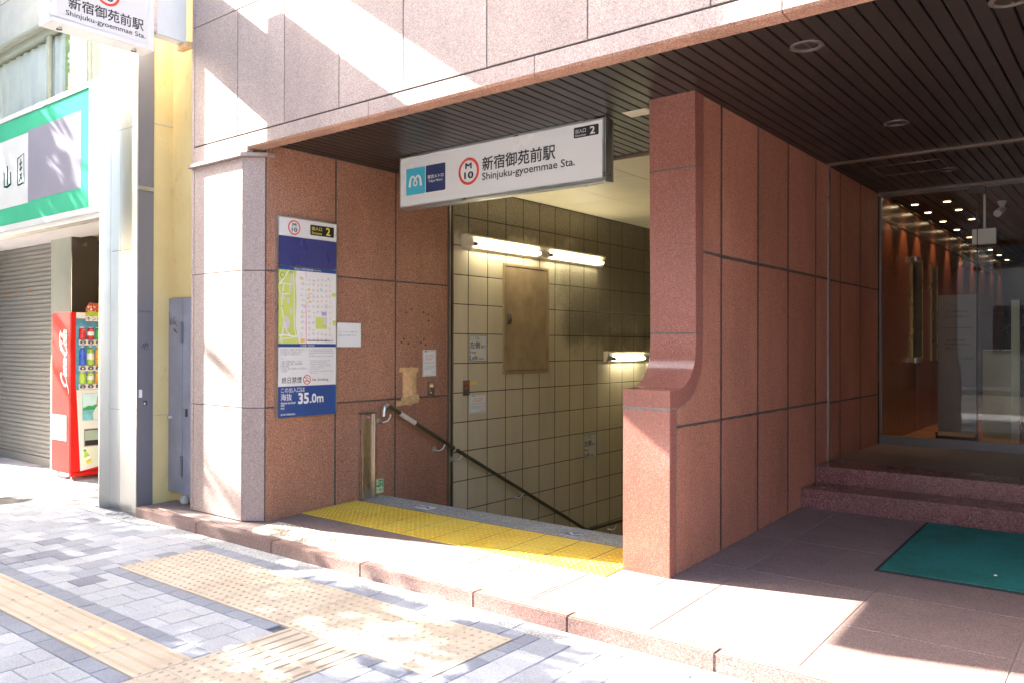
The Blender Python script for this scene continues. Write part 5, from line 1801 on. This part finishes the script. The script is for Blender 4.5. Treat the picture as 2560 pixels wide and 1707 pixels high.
F = FX(VX1+.014)
g = MB()
g.prism(F, [(4.137, 1.745), (4.44, 1.745), (4.45, 1.86), (4.42, 1.945), (4.33, 1.965), (4.25, 1.945), (4.18, 1.955), (4.14, 1.89)], .002, .006, 'food_print')
g.prism(F, [(4.14, 1.80), (4.44, 1.80), (4.44, 1.85), (4.30, 1.84), (4.20, 1.86), (4.14, 1.84)], .006, .0066, 'lime_print')
g.build('card', t)
g = MB(); g.obox(F, 4.139, 4.44, 1.748, 1.80, .006, .0068, 'paper'); text_into(g, F, 'キンキン', (4.145, 4.36, 1.752, 1.797), .0074, 'ink', .02); g.build('lettering', t)
g = MB()
for i in range(46):
    u, v_ = R.uniform(4.16, 4.42), R.uniform(1.86, 1.94)
    r_ = R.uniform(.008, .02)
    g.disc_stack(F, u, v_, [(r_, .006), (r_*.7, .006+R.uniform(.002, .004))], R.choice(['food_print', 'can_red', 'cardboard', 'paper']), 7)
g.build('food_picture', t)

# manhole cover
g = MB()
g.disc_stack(P0, -8.62, 3.13, [(.21, -.01), (.21, .004), (.195, .005)], 'iron_cover', 32)
for k in range(3):
    g.ring(P0, -8.62, 3.13, .17-.05*k, .17-.05*k, .012, .012, .005, .008, 'iron_cover', 28)
tag(g.build('manhole_cover'), 'round iron manhole cover in the pavement at the far left', 'manhole cover')
# litter on the tactile pad
g = MB()
g.prism(P0, [(-3.345, 2.755), (-3.29, 2.835), (-3.275, 2.83), (-3.33, 2.748)], .004, .0052, 'ink_grey')
tag(g.build('litter_scrap'), 'dark torn scrap stuck on the beige tactile pad', 'litter')
g = MB()
g.disc_stack(P0, -3.17, 2.795, [(.018, .003), (.012, .0075)], 'litter_mint', 9)
tag(g.build('litter_scrap'), 'small pale mint coloured scrap on the beige tactile pad', 'litter')

# ================================================================== STREET TREES and the other side of the street
def tree(x, y, h, cr, n, seed, label, extra=(), low=2.6):
    rr = random.Random(seed)
    t = thing('street_tree', label, 'tree', (x, y, 0), 'street trees along the kerb')
    g = MB()
    g.tube([(x, y, -.05), (x+.03, y, 1.2), (x-.04, y+.03, low), (x, y, h*.8)], [.15, .12, .10, .03], 'trunk_bark', 10)
    for k in range(9):
        a = rr.uniform(0, 6.28); l = cr*rr.uniform(.5, .9); z0 = low+rr.uniform(-.2, h-low-1.2)
        g.tube([(x, y, z0), (x+l*.5*math.cos(a), y+l*.5*math.sin(a), z0+.5), (x+l*math.cos(a), y+l*math.sin(a), z0+.8)], [.05, .035, .012], 'trunk_bark', 6)
    g.build('trunk', t, smooth=True)
    clumps = []
    for k in range(60):
        a, b_ = rr.uniform(0, 6.28), rr.uniform(-1, 1)
        q = rr.random()**.45
        s_ = math.sqrt(max(0, 1-b_*b_))
        zc = (h+low)/2
        clumps.append((x+cr*q*s_*math.cos(a), y+cr*q*s_*math.sin(a), zc+(h-low)/2*q*b_, rr.uniform(.30, .62)*cr*.42))
    for e in extra:
        clumps.append(e)
        g = MB(); g.tube([(x, y, low+.6), ((x+e[0])/2, (y+e[1])/2, (low+.6+e[2])/2+.2), e[:3]], [.05, .03, .012], 'trunk_bark', 6); g.build('branch', t)
    V, Fc = [], []
    for i in range(n):
        cx, cy, cz, r_ = rr.choice(clumps)
        p = Vector((rr.gauss(cx, r_*.6), rr.gauss(cy, r_*.6), rr.gauss(cz, r_*.5)))
        nrm = Vector((rr.gauss(0, 1), rr.gauss(0, 1), rr.gauss(.6, .8))).normalized()
        tx = nrm.orthogonal().normalized()
        tx = Matrix.Rotation(rr.uniform(0, 6.28), 3, nrm) @ tx
        ty = nrm.cross(tx)
        s_ = rr.uniform(.05, .085)
        k = len(V)
        V += [p-tx*s_*1.5, p-ty*s_*.7+tx*.1*s_, p+tx*s_*1.5, p+ty*s_*.7+tx*.1*s_]
        Fc.append((k, k+1, k+2, k+3))
    g = MB()
    g.poly(V, Fc, 'leaf')
    g.build('crown', t)
    return t
TREES = [(-15.6, .1, 7.4, 2.3, 11000, 11, 'broad leafy street tree nearest the shop, outside the picture on the left', [(-13.1, 2.9, 5.9, .45), (-13.5, 2.7, 5.4, .4), (-13.0, 3.1, 6.4, .35), (-12.6, 3.05, 5.6, .3), (-13.3, 3.0, 5.2, .35)]),
         (-11.0, -.15, 6.4, 1.9, 10000, 12, 'street tree opposite the yellow wall, outside the picture'),
         (-7.6, -.1, 6.2, 1.9, 9500, 13, 'street tree beside the guide path, outside the picture'),
         (-4.4, -.6, 6.4, 1.9, 7000, 14, 'street tree to the left of the viewer, outside the picture'),
         (-18.5, -.4, 7.6, 2.1, 8000, 15, 'leafy street tree furthest up the street, outside the picture')]
for a in TREES:
    tree(*a)

opp = thing('opposite_building', 'plain building across the street seen only as a reflection in the lobby glass', 'building', (0, -17, 0))
g = MB(); g.box(-40, 30, -26, -17, -.2, 11, 'concrete_wall'); g.build('wall', opp)
for i in range(18):
    for j in range(3):
        g = MB()
        x0 = -38+i*3.7
        g.box(x0, x0+2.4, -17.02, -16.97, 1.2+j*3.2, 3.0+j*3.2, 'window_dark')
        w = g.build('window', opp)
g = MB(); g.box(-40, 30, -17, -13.5, -.2, .0, 'kerb_concrete')
tag(g.build('far_pavement'), kind='structure')
